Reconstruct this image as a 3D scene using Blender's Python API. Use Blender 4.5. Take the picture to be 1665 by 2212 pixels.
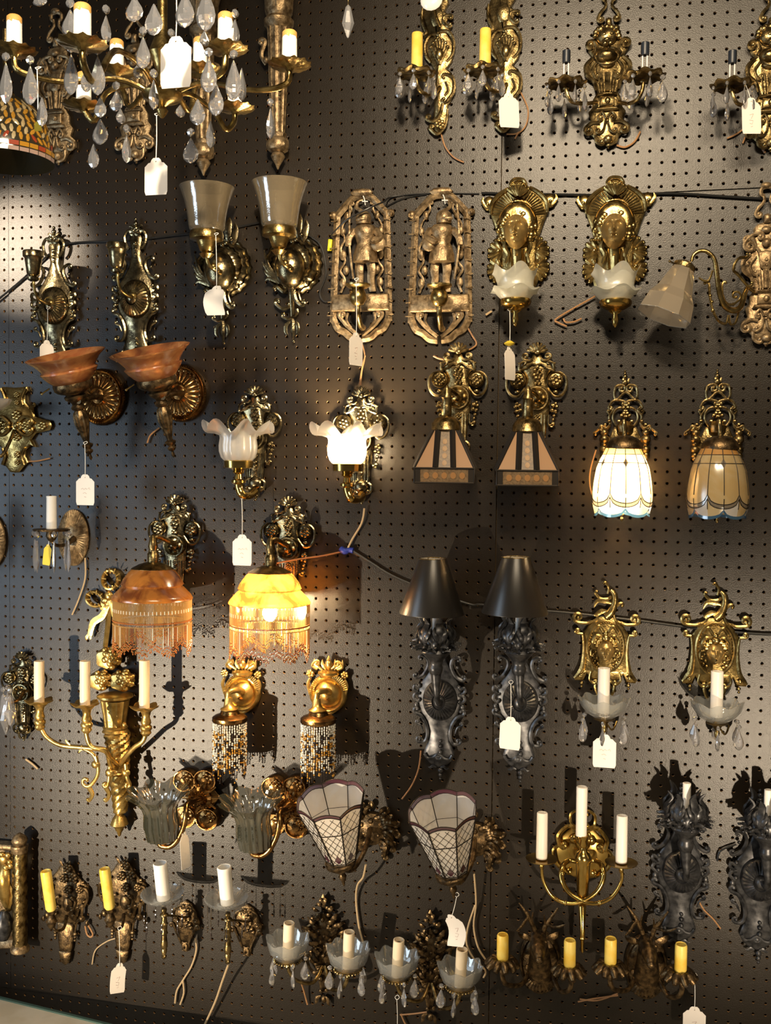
import bpy, math, random
import numpy as np
from mathutils import Vector, Matrix

for o in list(bpy.data.objects): bpy.data.objects.remove(o)
random.seed(7)
SC = bpy.context.scene
COL = SC.collection
PI = math.pi

# ---------------------------------------------------------------- camera
FPX, CXP, CYP, DIST = 2250.0, 832.5, 1106.0, 2.328
YAW, PIT, ROL = math.radians(12.84), math.radians(-2.26), math.radians(-0.63)
CAM = Vector((0.0, -DIST, 1.45))
RC = Matrix.Rotation(YAW, 3, 'Z') @ Matrix.Rotation(PIT, 3, 'X') @ Matrix.Rotation(ROL, 3, 'Y')
cd = bpy.data.cameras.new('camera'); cam = bpy.data.objects.new('camera', cd); COL.objects.link(cam)
cd.sensor_fit = 'VERTICAL'; cd.sensor_height = 36.0; cd.lens = FPX / 2212.0 * 36.0
cd.clip_start = 0.05; cd.clip_end = 60
mw = Matrix.Identity(4)
right, fwd, up = RC.col[0], RC.col[1], RC.col[2]
for i in range(3):
    mw[i][0] = right[i]; mw[i][1] = up[i]; mw[i][2] = -fwd[i]; mw[i][3] = CAM[i]
cam.matrix_world = mw
SC.camera = cam

def W(px, py, out=0.0):
    """point of the room seen at a photo pixel, `out` millimetres in front of the pegboard"""
    r = RC @ Vector(((px - CXP) / FPX, 1.0, -(py - CYP) / FPX))
    return CAM + r * ((DIST - out * .001) / r.y)

# ---------------------------------------------------------------- world, lamps, exposure
wd = bpy.data.worlds.new('shop_air'); SC.world = wd; wd.use_nodes = True
wb = wd.node_tree.nodes['Background']; wb.inputs[0].default_value = (1.0, 0.84, 0.64, 1); wb.inputs[1].default_value = 0.06
vs = SC.view_settings
vs.view_transform = 'Standard'; vs.look = 'None'; vs.gamma = 1.0; vs.use_curve_mapping = False
vs.exposure = 0.15

def aim(o, target):
    o.rotation_euler = (Vector(target) - o.location).to_track_quat('-Z', 'Y').to_euler()

def spot(name, gx, gy, D, energy, col, cone, blend, rad, tgt=None):
    """ceiling or floor spot lamp whose mirror image in the glossy board shows near pixel (gx, gy)"""
    g = W(gx, gy); k = D / DIST
    l = bpy.data.lights.new(name, 'SPOT'); o = bpy.data.objects.new(name, l); COL.objects.link(o)
    o.location = (g.x + (g.x - CAM.x) * k, -D, g.z + (g.z - CAM.z) * k)
    l.energy = energy; l.color = col; l.spot_size = math.radians(cone); l.spot_blend = blend; l.shadow_soft_size = rad
    aim(o, W(*tgt) if tgt else g)
    return o

def area(name, loc, tgt, sx, sy, energy, col):
    l = bpy.data.lights.new(name, 'AREA'); l.shape = 'RECTANGLE'; l.size = sx; l.size_y = sy
    l.energy = energy; l.color = col
    o = bpy.data.objects.new(name, l); COL.objects.link(o); o.location = loc; aim(o, tgt)
    return o

spot('spot_lamp_high', 1240, 330, 1.7, 132, (1, .79, .53), 58, 1.0, .08)
spot('spot_lamp_low_right', 1650, 1590, 1.9, 165, (1, .80, .56), 38, 1.0, .02, (1560, 1680))
spot('spot_lamp_low_left', 430, 1570, 1.9, 250, (1, .81, .57), 46, .8, .02, (450, 1690))
spot('spot_lamp_far_left', 44, 540, 1.2, 190, (1, .80, .58), 14, 1.0, .02)
area('shop_window', (-3.0, -2.2, 1.2), (-.9, 0, .9), .9, 1.5, 28, (.66, .83, 1.0))
area('ceiling_fill_light', (0.3, -2.4, 3.0), (-.3, 0, 1.3), 1.2, .3, 40, (1, .80, .54))  # added soft overhead fill, unseen, lifts the board and gives the metal highlights
cl = spot('chandelier_fill_spot', 330, 60, 2.0, 300, (1, .84, .62), 26, 1.0, .04)  # added fill spot, brightens the chandelier candles, crystals and tags
cl.location = (-.05, -2.5, 2.75); aim(cl, W(300, 130, 780))

# ---------------------------------------------------------------- materials
MATS = {}
def mat(name, base, metal=0.0, rough=.5, c2=None, scale=40, lo=.4, hi=.6, bump=0.0, bscale=300, trans=0.0, ior=1.45,
        emit=None, es=0.0, coat=0.0, alpha=1.0, spec=.5, wave=False):
    m = bpy.data.materials.new(name); m.use_nodes = True; nt = m.node_tree; N = nt.nodes; L = nt.links
    p = N['Principled BSDF']
    p.inputs['Base Color'].default_value = (*base, 1); p.inputs['Metallic'].default_value = metal
    p.inputs['Roughness'].default_value = rough; p.inputs['IOR'].default_value = ior
    p.inputs['Transmission Weight'].default_value = trans; p.inputs['Coat Weight'].default_value = coat
    p.inputs['Alpha'].default_value = alpha; p.inputs['Specular IOR Level'].default_value = spec
    if emit: p.inputs['Emission Color'].default_value = (*emit, 1); p.inputs['Emission Strength'].default_value = es
    tc = N.new('ShaderNodeTexCoord')
    if c2:
        n = N.new('ShaderNodeTexWave' if wave else 'ShaderNodeTexNoise'); n.inputs['Scale'].default_value = scale; n.inputs['Detail'].default_value = 5
        if wave: n.inputs['Distortion'].default_value = 9
        r = N.new('ShaderNodeValToRGB'); e = r.color_ramp.elements
        e[0].position = lo; e[0].color = (*base, 1); e[1].position = hi; e[1].color = (*c2, 1)
        L.new(tc.outputs['Object'], n.inputs['Vector']); L.new(n.outputs[1 if wave else 0], r.inputs[0]); L.new(r.outputs[0], p.inputs['Base Color'])
    if bump:
        n2 = N.new('ShaderNodeTexNoise'); n2.inputs['Scale'].default_value = bscale; n2.inputs['Detail'].default_value = 3
        bp = N.new('ShaderNodeBump'); bp.inputs['Strength'].default_value = bump; bp.inputs['Distance'].default_value = .002
        L.new(tc.outputs['Object'], n2.inputs['Vector']); L.new(n2.outputs[0], bp.inputs['Height']); L.new(bp.outputs[0], p.inputs['Normal'])
    MATS[name] = m
    return m

def thin(name, col, tr, transp=0.0, rough=.25, gloss=.12, c2=None, scale=30, lo=.4, hi=.6, bump=0.0, bscale=90):
    """thin glass, paper or alabaster shell: diffuse + translucent (+ clear) with a glossy skin"""
    m = bpy.data.materials.new(name); m.use_nodes = True; nt = m.node_tree; N = nt.nodes; L = nt.links
    for n in list(N): N.remove(n)
    out = N.new('ShaderNodeOutputMaterial'); d = N.new('ShaderNodeBsdfDiffuse'); t = N.new('ShaderNodeBsdfTranslucent')
    g = N.new('ShaderNodeBsdfGlossy'); g.inputs['Roughness'].default_value = rough
    tp = N.new('ShaderNodeBsdfTransparent'); a = N.new('ShaderNodeMixShader'); b = N.new('ShaderNodeMixShader'); c = N.new('ShaderNodeMixShader')
    a.inputs[0].default_value = tr; b.inputs[0].default_value = transp
    fr = N.new('ShaderNodeLayerWeight'); fr.inputs[0].default_value = .35
    mm = N.new('ShaderNodeMath'); mm.operation = 'MULTIPLY_ADD'; mm.inputs[1].default_value = .6; mm.inputs[2].default_value = gloss
    L.new(fr.outputs['Facing'], mm.inputs[0]); L.new(mm.outputs[0], c.inputs[0])
    L.new(d.outputs[0], a.inputs[1]); L.new(t.outputs[0], a.inputs[2]); L.new(a.outputs[0], b.inputs[1]); L.new(tp.outputs[0], b.inputs[2])
    L.new(b.outputs[0], c.inputs[1]); L.new(g.outputs[0], c.inputs[2]); L.new(c.outputs[0], out.inputs[0])
    tc = N.new('ShaderNodeTexCoord')
    d.inputs[0].default_value = t.inputs[0].default_value = (*col, 1)
    tp.inputs[0].default_value = (min(1, col[0] * .3 + .7), min(1, col[1] * .3 + .7), min(1, col[2] * .3 + .7), 1)
    if c2:
        n = N.new('ShaderNodeTexNoise'); n.inputs['Scale'].default_value = scale; n.inputs['Detail'].default_value = 6; n.inputs['Distortion'].default_value = 1.2
        r = N.new('ShaderNodeValToRGB'); e = r.color_ramp.elements
        e[0].position = lo; e[0].color = (*col, 1); e[1].position = hi; e[1].color = (*c2, 1)
        L.new(tc.outputs['Object'], n.inputs['Vector']); L.new(n.outputs[0], r.inputs[0]); L.new(r.outputs[0], d.inputs[0]); L.new(r.outputs[0], t.inputs[0])
    if bump:
        n2 = N.new('ShaderNodeTexNoise'); n2.inputs['Scale'].default_value = bscale
        bp = N.new('ShaderNodeBump'); bp.inputs['Strength'].default_value = bump; bp.inputs['Distance'].default_value = .003
        L.new(tc.outputs['Object'], n2.inputs['Vector']); L.new(n2.outputs[0], bp.inputs['Height'])
        for s in (d, t, g): L.new(bp.outputs[0], s.inputs['Normal'])
    MATS[name] = m
    return m

mat('board', (.0130, .0085, .0045), rough=.34, bump=.22, bscale=420, spec=.5)
mat('hardboard', (.36, .21, .09), rough=.8)
mat('backing', (.10, .065, .03), rough=.9)
mat('brass_old', (.085, .055, .020), 1, .32, (.48, .355, .16), 70, .34, .68, bump=.35, bscale=260)
mat('brass_warm', (.14, .088, .027), 1, .28, (.56, .405, .155), 60, .3, .68, bump=.25, bscale=240)
mat('brass_bright', (.42, .27, .06), 1, .18, (.66, .46, .15), 40, .3, .7)
mat('gilt', (.40, .24, .055), .9, .32, (.76, .53, .18), 50, .3, .65, bump=.2, bscale=240)
mat('pewter_brass', (.085, .065, .038), 1, .24, (.44, .36, .20), 60, .35, .7, bump=.25, bscale=240)
mat('bronze', (.13, .085, .042), .75, .44, (.44, .32, .18), 90, .35, .7, bump=.4, bscale=260)
mat('bronze_dark', (.05, .033, .017), .85, .38, (.27, .175, .08), 80, .40, .75, bump=.4, bscale=260)
mat('copper_brass', (.16, .08, .028), 1, .25, (.48, .28, .10), 60, .35, .7, bump=.2, bscale=240)
mat('iron', (.022, .023, .026), .7, .36, (.11, .11, .115), 70, .35, .7)
mat('socket_black', (.015, .02, .03), rough=.4)
mat('candle_white', (.86, .80, .72), rough=.42)
mat('candle_drip', (.90, .87, .80), rough=.4)
mat('candle_tip', (.55, .30, .08), rough=.6)
mat('candle_yellow', (.86, .56, .07), rough=.38, c2=(.90, .68, .16), scale=30)
mat('candle_ivory', (.84, .70, .50), rough=.45)
mat('card', (.86, .80, .73), rough=.6)
mat('card_yellow', (.85, .62, .05), rough=.6)
mat('string', (.85, .82, .76), rough=.8)
mat('ink', (.58, .46, .42), rough=.8)
mat('cord_brown', (.34, .18, .08), rough=.45)
mat('cord_tan', (.45, .33, .19), rough=.45)
mat('cord_black', (.012, .012, .012), rough=.4)
mat('tape_blue', (.02, .04, .30), rough=.5)
mat('clip_yellow', (.75, .65, .02), rough=.5)
mat('crystal', (.97, .97, 1), rough=.012, trans=.90, ior=1.52)
mat('lead', (.035, .028, .022), .7, .5)
mat('shade_black', (.018, .015, .012), rough=.33, spec=.6)
mat('shade_lining', (.62, .58, .50), rough=.6)
mat('bead_white', (.80, .76, .66), rough=.15, coat=.5)
mat('bead_amber', (.60, .30, .05), rough=.12, coat=.6)
mat('bead_gold', (.40, .24, .085), rough=.14, coat=.6)
mat('bead_black', (.03, .022, .02), rough=.12, coat=.6)
mat('bead_red', (.34, .12, .035), rough=.12, coat=.6)
mat('bulb_lit', (1, .9, .7), emit=(1, .74, .42), es=450)
mat('bulb_hot', (1, .9, .7), emit=(1, .78, .48), es=2200)
mat('brass_face', (.30, .20, .07), .7, .36, (.52, .37, .15), 30, .3, .68)
mat('bulb_dome', (1, .9, .7), emit=(1, .72, .38), es=650)
mat('bulb_off', (.8, .76, .68), rough=.2)
mat('table_top', (.60, .52, .38), rough=.7, c2=(.68, .61, .48), scale=14)
mat('table_edge', (.05, .10, .08), rough=.5)
mat('white_knob', (.85, .83, .80), rough=.2, coat=.5)
thin('glass_clear', (.75, .78, .78), .3, .80, .05, .10)
thin('glass_bell', (.42, .34, .22), .5, .52, .12, .14, bump=.15)
thin('glass_frost', (.86, .82, .76), .55, .12, .30, .08)
thin('glass_frost_green', (.80, .80, .70), .5, .25, .3, .08, bump=.2)
thin('glass_prism', (.62, .52, .38), .4, .42, .06, .22)
thin('glass_smoke', (.045, .048, .022), .3, .46, .07, .20, bump=.2, bscale=110)
thin('alabaster_red', (.40, .12, .035), .25, 0, .22, .06, (.62, .26, .08), 26, .35, .65)
thin('alabaster_amber', (.66, .27, .05), .5, 0, .2, .05, (.26, .075, .015), 16, .44, .60)
thin('pane_cream', (.80, .58, .26), .5, 0, .18, .08, (.85, .68, .38), 18)
thin('pane_white', (.88, .84, .78), .45, 0, .15, .08, (.90, .88, .86), 20)
thin('pane_peach', (.58, .30, .115), .4, 0, .25, .05)
thin('pane_fret', (.22, .14, .07), .35, 0, .3, .06, (.34, .22, .11), 120)
thin('pane_amber', (.80, .42, .12), .45, 0, .2, .06)
thin('pane_tan', (.62, .36, .16), .4, 0, .25, .05, (.70, .44, .22), 60)
thin('pane_orange', (.85, .42, .04), .5, 0, .15, .08)
thin('pane_redflower', (.60, .09, .03), .5, 0, .15, .08)
thin('pane_green', (.05, .04, .02), .4, 0, .15, .08)
thin('pane_pink', (.72, .50, .42), .5, 0, .15, .08)
thin('pane_blue', (.05, .14, .26), .4, 0, .15, .12)
thin('pane_gray', (.30, .25, .18), .4, 0, .15, .1)
thin('pane_purple', (.10, .03, .05), .3, 0, .15, .1)

# ---------------------------------------------------------------- mesh helpers (local millimetres: x right, y = -out, z up)
C1 = (0, 0, 2.379); C2 = (700, 0, 3.398); C3 = (1165, 0, 3.33); C4 = (0, 380, 4.1625); C5 = (370, 380, 4.625); C6 = (690, 380, 4.757)
C7 = (1020, 370, 4.1625); C8 = (1350, 370, 5.286); D1 = (0, 720, 3.62); D2 = (430, 810, 3.872); D3 = (870, 720, 4.5); D4 = (1250, 780, 4.012)
D5 = (0, 1050, 3.7); D6 = (440, 1050, 3.784); D7 = (840, 1180, 4.0975); D8 = (1220, 1240, 3.742); E1 = (0, 1360, 3.964); E2 = (270, 1400, 3.1415)
E3 = (620, 1640, 3.265); E4 = (1100, 1630, 2.947); E5 = (0, 1760, 4.894); E6 = (280, 1820, 5.203); E7 = (520, 1900, 3.027); E8 = (1030, 1920, 3.1415)
FULL = (0, 0, 1.0)
def pix(c, x, y): return c[0] + x / c[2], c[1] + y / c[2]
def at(c, x, y, out=0.0): return W(*pix(c, x, y), out)

def smooth(pts, sub=4):
    P = [Vector(p) for p in pts]
    if len(P) < 3: return P
    o = []
    for i in range(len(P) - 1):
        a, b, c, d = P[max(i - 1, 0)], P[i], P[i + 1], P[min(i + 2, len(P) - 1)]
        for k in range(sub):
            t = k / sub
            o.append(.5 * ((2 * b) + (c - a) * t + (2 * a - 5 * b + 4 * c - d) * t * t + (3 * b - a - 3 * c + d) * t ** 3))
    o.append(P[-1])
    return o

def curl(p, t, R, turns):
    """volute continuing from p along unit tangent t in the x-z plane; turns > 0 is anticlockwise seen from the front"""
    o = []; n = max(5, int(abs(turns) * 12)); h = math.atan2(t.z, t.x); s = 1 if turns > 0 else -1; da = abs(turns) * 2 * PI / n; q = p.copy()
    for i in range(n):
        r = R * (1 - .78 * i / n); h += s * da * .5
        q = q + Vector((math.cos(h), 0, math.sin(h))) * (r * da); h += s * da * .5
        o.append(q.copy())
    return o

class B:
    """one part's mesh, traced in the coordinates of crop c around the axis point (ox, oy) on the board"""
    def __init__(s, c=None, ox=0, oy=0, like=None):
        s.v = []; s.f = []
        if like: s.c, s.o, s.k = like.c, like.o, like.k
        elif c:
            s.c = c; s.o = at(c, ox, oy) * 1000
            a, b = W(*pix(c, ox, oy - 10)), W(*pix(c, ox, oy + 10)); s.k = (a - b).length * 1000 / 20
        else: s.c = None; s.o = Vector((0, 0, 0)); s.k = 1.0
    def new(s): return B(like=s)
    def p(s, x, y, out=6.0):
        if s.c is None: return Vector((x, -out, y))
        return at(s.c, x, y, out) * 1000 - s.o
    def kk(s, out): return s.k * (DIST - out * .001) / DIST if s.c else 1.0
    def add(s, vs, fs, m=0):
        n = len(s.v); s.v += [tuple(v) for v in vs]; s.f += [tuple(i + n for i in f) for f in fs]
        if m:
            n = len(s.v); s.v += [(-v[0], v[1], v[2]) for v in vs]; s.f += [tuple(i + n for i in reversed(f)) for f in fs]
        return s
    # --- tubes and scrolls
    def tube(s, P, r, n=6, fl=1.0, closed=False, m=0, caps=True):
        P = [Vector(p) for p in P]; L = len(P)
        if not isinstance(r, (list, tuple)): r = [r, r]
        vs = []; fs = []; up = None
        for i in range(L):
            if closed: t = P[(i + 1) % L] - P[i - 1]
            else: t = P[min(i + 1, L - 1)] - P[max(i - 1, 0)]
            t = t.normalized() if t.length > 1e-9 else Vector((0, 0, 1))
            if up is None:
                a = Vector((0, 1, 0)) if abs(t.y) < .9 else Vector((1, 0, 0)); up = (a - t * a.dot(t)).normalized()
            else:
                up = up - t * up.dot(t); up = up.normalized() if up.length > 1e-6 else t.orthogonal().normalized()
            sd = t.cross(up); u = i / max(1, L - 1) * (len(r) - 1); j = min(int(u), len(r) - 2); rr = r[j] + (r[j + 1] - r[j]) * (u - j)
            for k in range(n):
                a = 2 * PI * k / n; d = (up * math.cos(a) + sd * math.sin(a)) * rr; d.y *= fl; vs.append(P[i] + d)
        for i in range(L if closed else L - 1):
            b = ((i + 1) % L) * n
            for k in range(n): fs.append((i * n + k, i * n + (k + 1) % n, b + (k + 1) % n, b + k))
        if caps and not closed: fs.append(tuple(range(n - 1, -1, -1))); fs.append(tuple((L - 1) * n + k for k in range(n)))
        return s.add(vs, fs, m)
    def st(s, pts, r, out=8, c0=None, c1=None, m=0, fl=.8, n=6, sub=4, ball=1.0):
        P = smooth([s.p(*q) if len(q) > 2 else s.p(q[0], q[1], out) for q in pts], sub); k = s.kk(out)
        if c0:
            e = curl(P[0], (P[0] - P[1]).normalized(), c0[0] * k, c0[1]); P = list(reversed(e)) + P
        if c1: P = P + curl(P[-1], (P[-1] - P[-2]).normalized(), c1[0] * k, c1[1])
        rr = [x * k for x in r] if isinstance(r, (list, tuple)) else r * k
        s.tube(P, rr, n, fl, m=m)
        if ball:
            re = rr if not isinstance(rr, list) else None
            for c, q, w in ((c0, P[0], rr[0] if re is None else re), (c1, P[-1], rr[-1] if re is None else re)):
                if c: s.sph(q, w * 1.35 * ball, w * 1.1 * ball, w * 1.35 * ball, m)
        return s
    # --- ellipsoid blobs
    def sph(s, q, rx, ry, rz, m=0, n=8, h=5):
        vs = [(q[0], q[1], q[2] + rz)]; fs = []
        for i in range(1, h):
            a = PI * i / h
            for k in range(n):
                b = 2 * PI * k / n; vs.append((q[0] + rx * math.sin(a) * math.cos(b), q[1] + ry * math.sin(a) * math.sin(b), q[2] + rz * math.cos(a)))
        vs.append((q[0], q[1], q[2] - rz)); e = len(vs) - 1
        for k in range(n):
            fs.append((0, 1 + k, 1 + (k + 1) % n))
            for i in range(h - 2): a = 1 + i * n; fs.append((a + k, a + n + k, a + n + (k + 1) % n, a + (k + 1) % n))
            a = 1 + (h - 2) * n; fs.append((a + k, e, a + (k + 1) % n))
        return s.add(vs, fs, m)
    def bl(s, x, y, rx, ry=None, out=8, ro=None, m=0, n=8, h=5):
        ry = ry or rx; k = s.kk(out); ro = (min(rx, ry) * .8 if ro is None else ro)
        return s.sph(s.p(x, y, out), rx * k, ro * k, ry * k, m, n, h)
    # --- flat plates with a bevelled rim
    def pl(s, pts, o0, o1, bev=2.0, m=0, dome=0.0):
        P = [s.p(x, y, o1) for x, y in pts]
        if m:
            P[0].x = P[-1].x = 0.0
            P = P + [Vector((-q.x, q.y, q.z)) for q in reversed(P[1:-1])]
        n = len(P); A = sum(P[i].x * P[(i + 1) % n].z - P[(i + 1) % n].x * P[i].z for i in range(n))
        if A > 0: P.reverse()
        ins = []
        for i in range(n):
            a, b, c = P[i - 1], P[i], P[(i + 1) % n]
            e = ((b - a).normalized() + (c - b).normalized())
            nn = Vector((e.z, 0, -e.x)); nn = nn.normalized() if nn.length > 1e-6 else Vector((0, 0, 0)); ins.append(b + nn * bev)
        cen = sum(ins, Vector()) / n
        vs = [(q.x, -o0, q.z) for q in P] + [(q.x, -(o1 - bev * .7), q.z) for q in P] + [(q.x, -o1, q.z) for q in ins]
        fs = []
        for i in range(n):
            j = (i + 1) % n
            fs += [(i, j, n + j, n + i), (n + i, n + j, 2 * n + j, 2 * n + i)]
        if dome:
            vs.append((cen.x, -(o1 + dome), cen.z)); fs += [(2 * n + i, 2 * n + (i + 1) % n, 3 * n) for i in range(n)]
        else: fs.append(tuple(range(2 * n, 3 * n)))
        fs.append(tuple(range(n - 1, -1, -1)))
        return s.add(vs, fs)
    # --- lathe about an axis; prof = [(radius mm, height mm)]
    def lax(s, p0, d, prof, n=16, mod=None, m=0, cap0=True, cap1=True):
        p0 = Vector(p0); d = Vector(d).normalized(); a = Vector((1, 0, 0)) if abs(d.x) < .8 else Vector((0, 1, 0))
        u = (a - d * a.dot(d)).normalized(); w = d.cross(u); vs = []; fs = []
        for i, (r, h) in enumerate(prof):
            for k in range(n):
                t = 2 * PI * k / n; rr, hh = r, h
                if mod: rr, hh = mod(i, t, r, h)
                vs.append(p0 + d * hh + (u * math.cos(t) + w * math.sin(t)) * rr)
        for i in range(len(prof) - 1):
            for k in range(n): fs.append((i * n + k, i * n + (k + 1) % n, (i + 1) * n + (k + 1) % n, (i + 1) * n + k))
        if cap0 and prof[0][0] > .01: fs.append(tuple(range(n - 1, -1, -1)))
        if cap1 and prof[-1][0] > .01: fs.append(tuple((len(prof) - 1) * n + k for k in range(n)))
        return s.add(vs, fs, m)
    def la(s, x, prof, out, n=16, mod=None, m=0, tilt=(0, 0), cap0=True, cap1=True):
        """upright lathe traced as (radius, y) in crop pixels around column x"""
        k = s.kk(out); y0 = prof[0][1]; q = s.p(x, y0, out)
        return s.lax(q, (tilt[0], -tilt[1], 1), [(r * k, (y0 - y) * k) for r, y in prof], n, mod, m, cap0, cap1)
    # --- dishes and medallions facing out: prof = [(scale, out mm)]
    def ov(s, x, y, rx, ry, prof, n=28, fl=None, scal=None, m=0):
        q = s.p(x, y, prof[0][1]); vs = []; fs = []; k = s.k
        kx = (s.p(x + 1, y, 5) - s.p(x, y, 5)).length if s.c else 1.0
        for i, (sc, o) in enumerate(prof):
            for j in range(n):
                t = 2 * PI * j / n; g = 1 + (scal[1] * math.cos(scal[0] * t) if scal else 0); oo = o
                if fl and i in fl[2]: oo = o + fl[1] * math.cos(fl[0] * t)
                vs.append((q.x + rx * kx * sc * g * math.cos(t), -oo, q.z + ry * k * sc * g * math.sin(t)))
        for i in range(len(prof) - 1):
            for j in range(n): fs.append((i * n + j, (i + 1) * n + j, (i + 1) * n + (j + 1) % n, i * n + (j + 1) % n))
        fs.append(tuple((len(prof) - 1) * n + j for j in range(n - 1, -1, -1)))
        return s.add(vs, fs, m)
    # --- relief face in an ellipse
    def face(s, x, y, rx, ry, out, dep, rows=14, n=28):
        q = s.p(x, y, out); k = s.kk(out); vs = []; fs = []
        G = lambda u, v, a, b, su, sv: math.exp(-((u - a) / su) ** 2 - ((v - b) / sv) ** 2)
        def h(u, v):
            e = math.sqrt(max(0, 1 - (u * u + v * v) * .98)); z = e
            z += .34 * math.exp(-(u / (.10 + .06 * max(0, .2 - v))) ** 2) * max(0, min(1, (.42 - v) / .5)) * (1 if v > -.16 else max(0, 1 - (-.16 - v) / .06))
            for a in (-.36, .36): z += -.26 * G(u, v, a, .26, .19, .10) + .10 * G(u, v, a, .24, .11, .06) + .09 * G(u, v, a, .44, .25, .06) + .05 * G(u, v, a * 1.1, -.08, .18, .16)
            z += .13 * G(u, v, 0, -.33, .20, .035) + .13 * G(u, v, 0, -.46, .17, .04) - .10 * G(u, v, 0, -.395, .2, .022) + .14 * G(u, v, 0, -.70, .18, .12) - .06 * G(u, v, 0, -.57, .2, .05)
            return z
        for i in range(rows + 1):
            rr = i / rows
            for j in range(n):
                t = 2 * PI * j / n; u, v = rr * math.cos(t), rr * math.sin(t)
                vs.append((q.x + u * rx * k * (1 - .16 * max(0, -v)), q.y - h(u, v) * dep, q.z + v * ry * k))
        for i in range(rows):
            for j in range(n): fs.append((i * n + j, i * n + (j + 1) % n, (i + 1) * n + (j + 1) % n, (i + 1) * n + j))
        return s.add(vs, fs)
    # --- ornament shortcuts
    def ros(s, x, y, r, out, k=6, m=0):
        for i in range(k):
            a = 2 * PI * i / k + .3
            s.bl(x + math.cos(a) * r * .58, y + math.sin(a) * r * .58, r * .40, out=out, ro=r * .3, m=m, n=6, h=4)
        return s.bl(x, y, r * .36, out=out + 2, m=m, n=6, h=4)
    def fan(s, x, y, r, a0, a1, k, out, w=.16, m=0, r0=.15, lift=3):
        for i in range(k):
            a = math.radians(a0 + (a1 - a0) * i / (k - 1)); c, sn = math.cos(a), -math.sin(a)
            s.st([(x + c * r * r0, y + sn * r * r0, out + lift), (x + c * r * .6, y + sn * r * .6, out + lift), (x + c * r, y + sn * r, out)], [r * w * .35, r * w * .9, r * w], out, m=m, sub=2, ball=0)
            s.bl(x + c * r, y + sn * r, r * w, out=out, m=m, n=6, h=4)
        return s
    def leaf(s, pts, w, out, m=0):
        return s.st(pts, [w * .3, w, w * .8, w * .08], out, m=m, fl=.45, sub=3, ball=0)
    def bell_bar(s, x, y0, y1, r, out, k=3, m=0):
        for i in range(k): s.bl(x, y0 + (y1 - y0) * (i + .5) / k, r * (1 - .18 * i), out=out, m=m, n=6, h=4)
        return s
    def twist(s, x, y0, y1, r0, r1, out, k=5, turns=1.2, tilt=(0, 0), n=30):
        L = 26; pr = [(r0 + (r1 - r0) * i / L, y0 + (y1 - y0) * i / L) for i in range(L + 1)]
        return s.la(x, pr, out, n, lambda i, t, r, h: (r * (1 + .10 * math.cos(k * (t + turns * 2 * PI * i / L))), h), tilt=tilt)
    def obj(s, name, m, parent=None, flat=False, ang=45, kind=None, label=None):
        me = bpy.data.meshes.new(name); me.from_pydata([(v[0] * .001, v[1] * .001, v[2] * .001) for v in s.v], [], s.f)
        me.materials.append(MATS[m]); me.update()
        if not flat:
            me.shade_smooth(); me.set_sharp_from_angle(angle=math.radians(ang))
        o = bpy.data.objects.new(name, me); COL.objects.link(o)
        if parent: o.parent = parent
        if kind: o['kind'] = kind
        if label: o['label'] = label
        return o

def thing(name, loc, label=None, cat=None, group=None, rz=0.0):
    o = bpy.data.objects.new(name, None); o.empty_display_size = .02; COL.objects.link(o); o.location = loc; o.rotation_euler = (0, rz, 0)
    return tagit(o, label, cat, group)
def tagit(o, label, cat, group=None):
    if label: o['label'] = label
    if cat: o['category'] = cat
    if group: o['group'] = group
    return o
def dup(root, loc, label, rz=None, skip=()):
    r = root.copy(); COL.objects.link(r); r.location = loc; r['label'] = label
    if rz is not None: r.rotation_euler = (0, rz, 0)
    for ch in list(root.children):
        if ch.name.split('.')[0] in skip: continue
        c = ch.copy(); COL.objects.link(c); c.parent = r
        for g in list(ch.children):
            d = g.copy(); COL.objects.link(d); d.parent = c
    return r
def inst(o, parent, loc, rot=(0, 0, 0), sc=1.0, name=None):
    c = o.copy(); COL.objects.link(c); c.parent = parent; c.location = Vector(loc) * .001; c.rotation_euler = rot; c.scale = (sc, sc, sc)
    if name: c.name = name
    return c
def mesh_only(b, m, flat=True, ang=45):
    o = b.obj('tmp', m, None, flat, ang); me = o.data; bpy.data.objects.remove(o); return me
def put(me, name, parent, loc, rot=(0, 0, 0), sc=1.0, label=None):
    o = bpy.data.objects.new(name, me); COL.objects.link(o); o.parent = parent; o.location = Vector(loc) * .001; o.rotation_euler = rot
    o.scale = sc if isinstance(sc, (tuple, list)) else (sc, sc, sc)
    if label: o['label'] = label
    return o

# shared small meshes (millimetres, hanging down from the origin)
def lathe_me(prof, m, n=8, flat=True, sy=1.0):
    b = B(); b.lax((0, 0, 0), (0, 0, 1), prof, n)
    b.v = [(v[0], v[1] * sy, v[2]) for v in b.v]
    return mesh_only(b, m, flat)
DROP = lathe_me([(.6, 0), (2.2, -3), (4.6, -9), (8.2, -17), (9.8, -24), (8.6, -31), (4.6, -36), (.5, -38)], 'crystal', 8, True, .5)
BEAD = lathe_me([(.6, 5), (3.9, 3), (5.2, 0), (3.9, -3), (.6, -5)], 'crystal', 8, True, .7)
KITE = lathe_me([(.6, 0), (4, -4), (9.5, -30), (2, -52), (.5, -54)], 'crystal', 6, True, .55)
PRISM = lathe_me([(.6, 0), (2.6, -4), (6.2, -46), (5.0, -58), (.5, -74)], 'crystal', 6, True, .7)
PIN = lathe_me([(.45, 4), (.45, -4)], 'brass_warm', 5, False)
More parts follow.
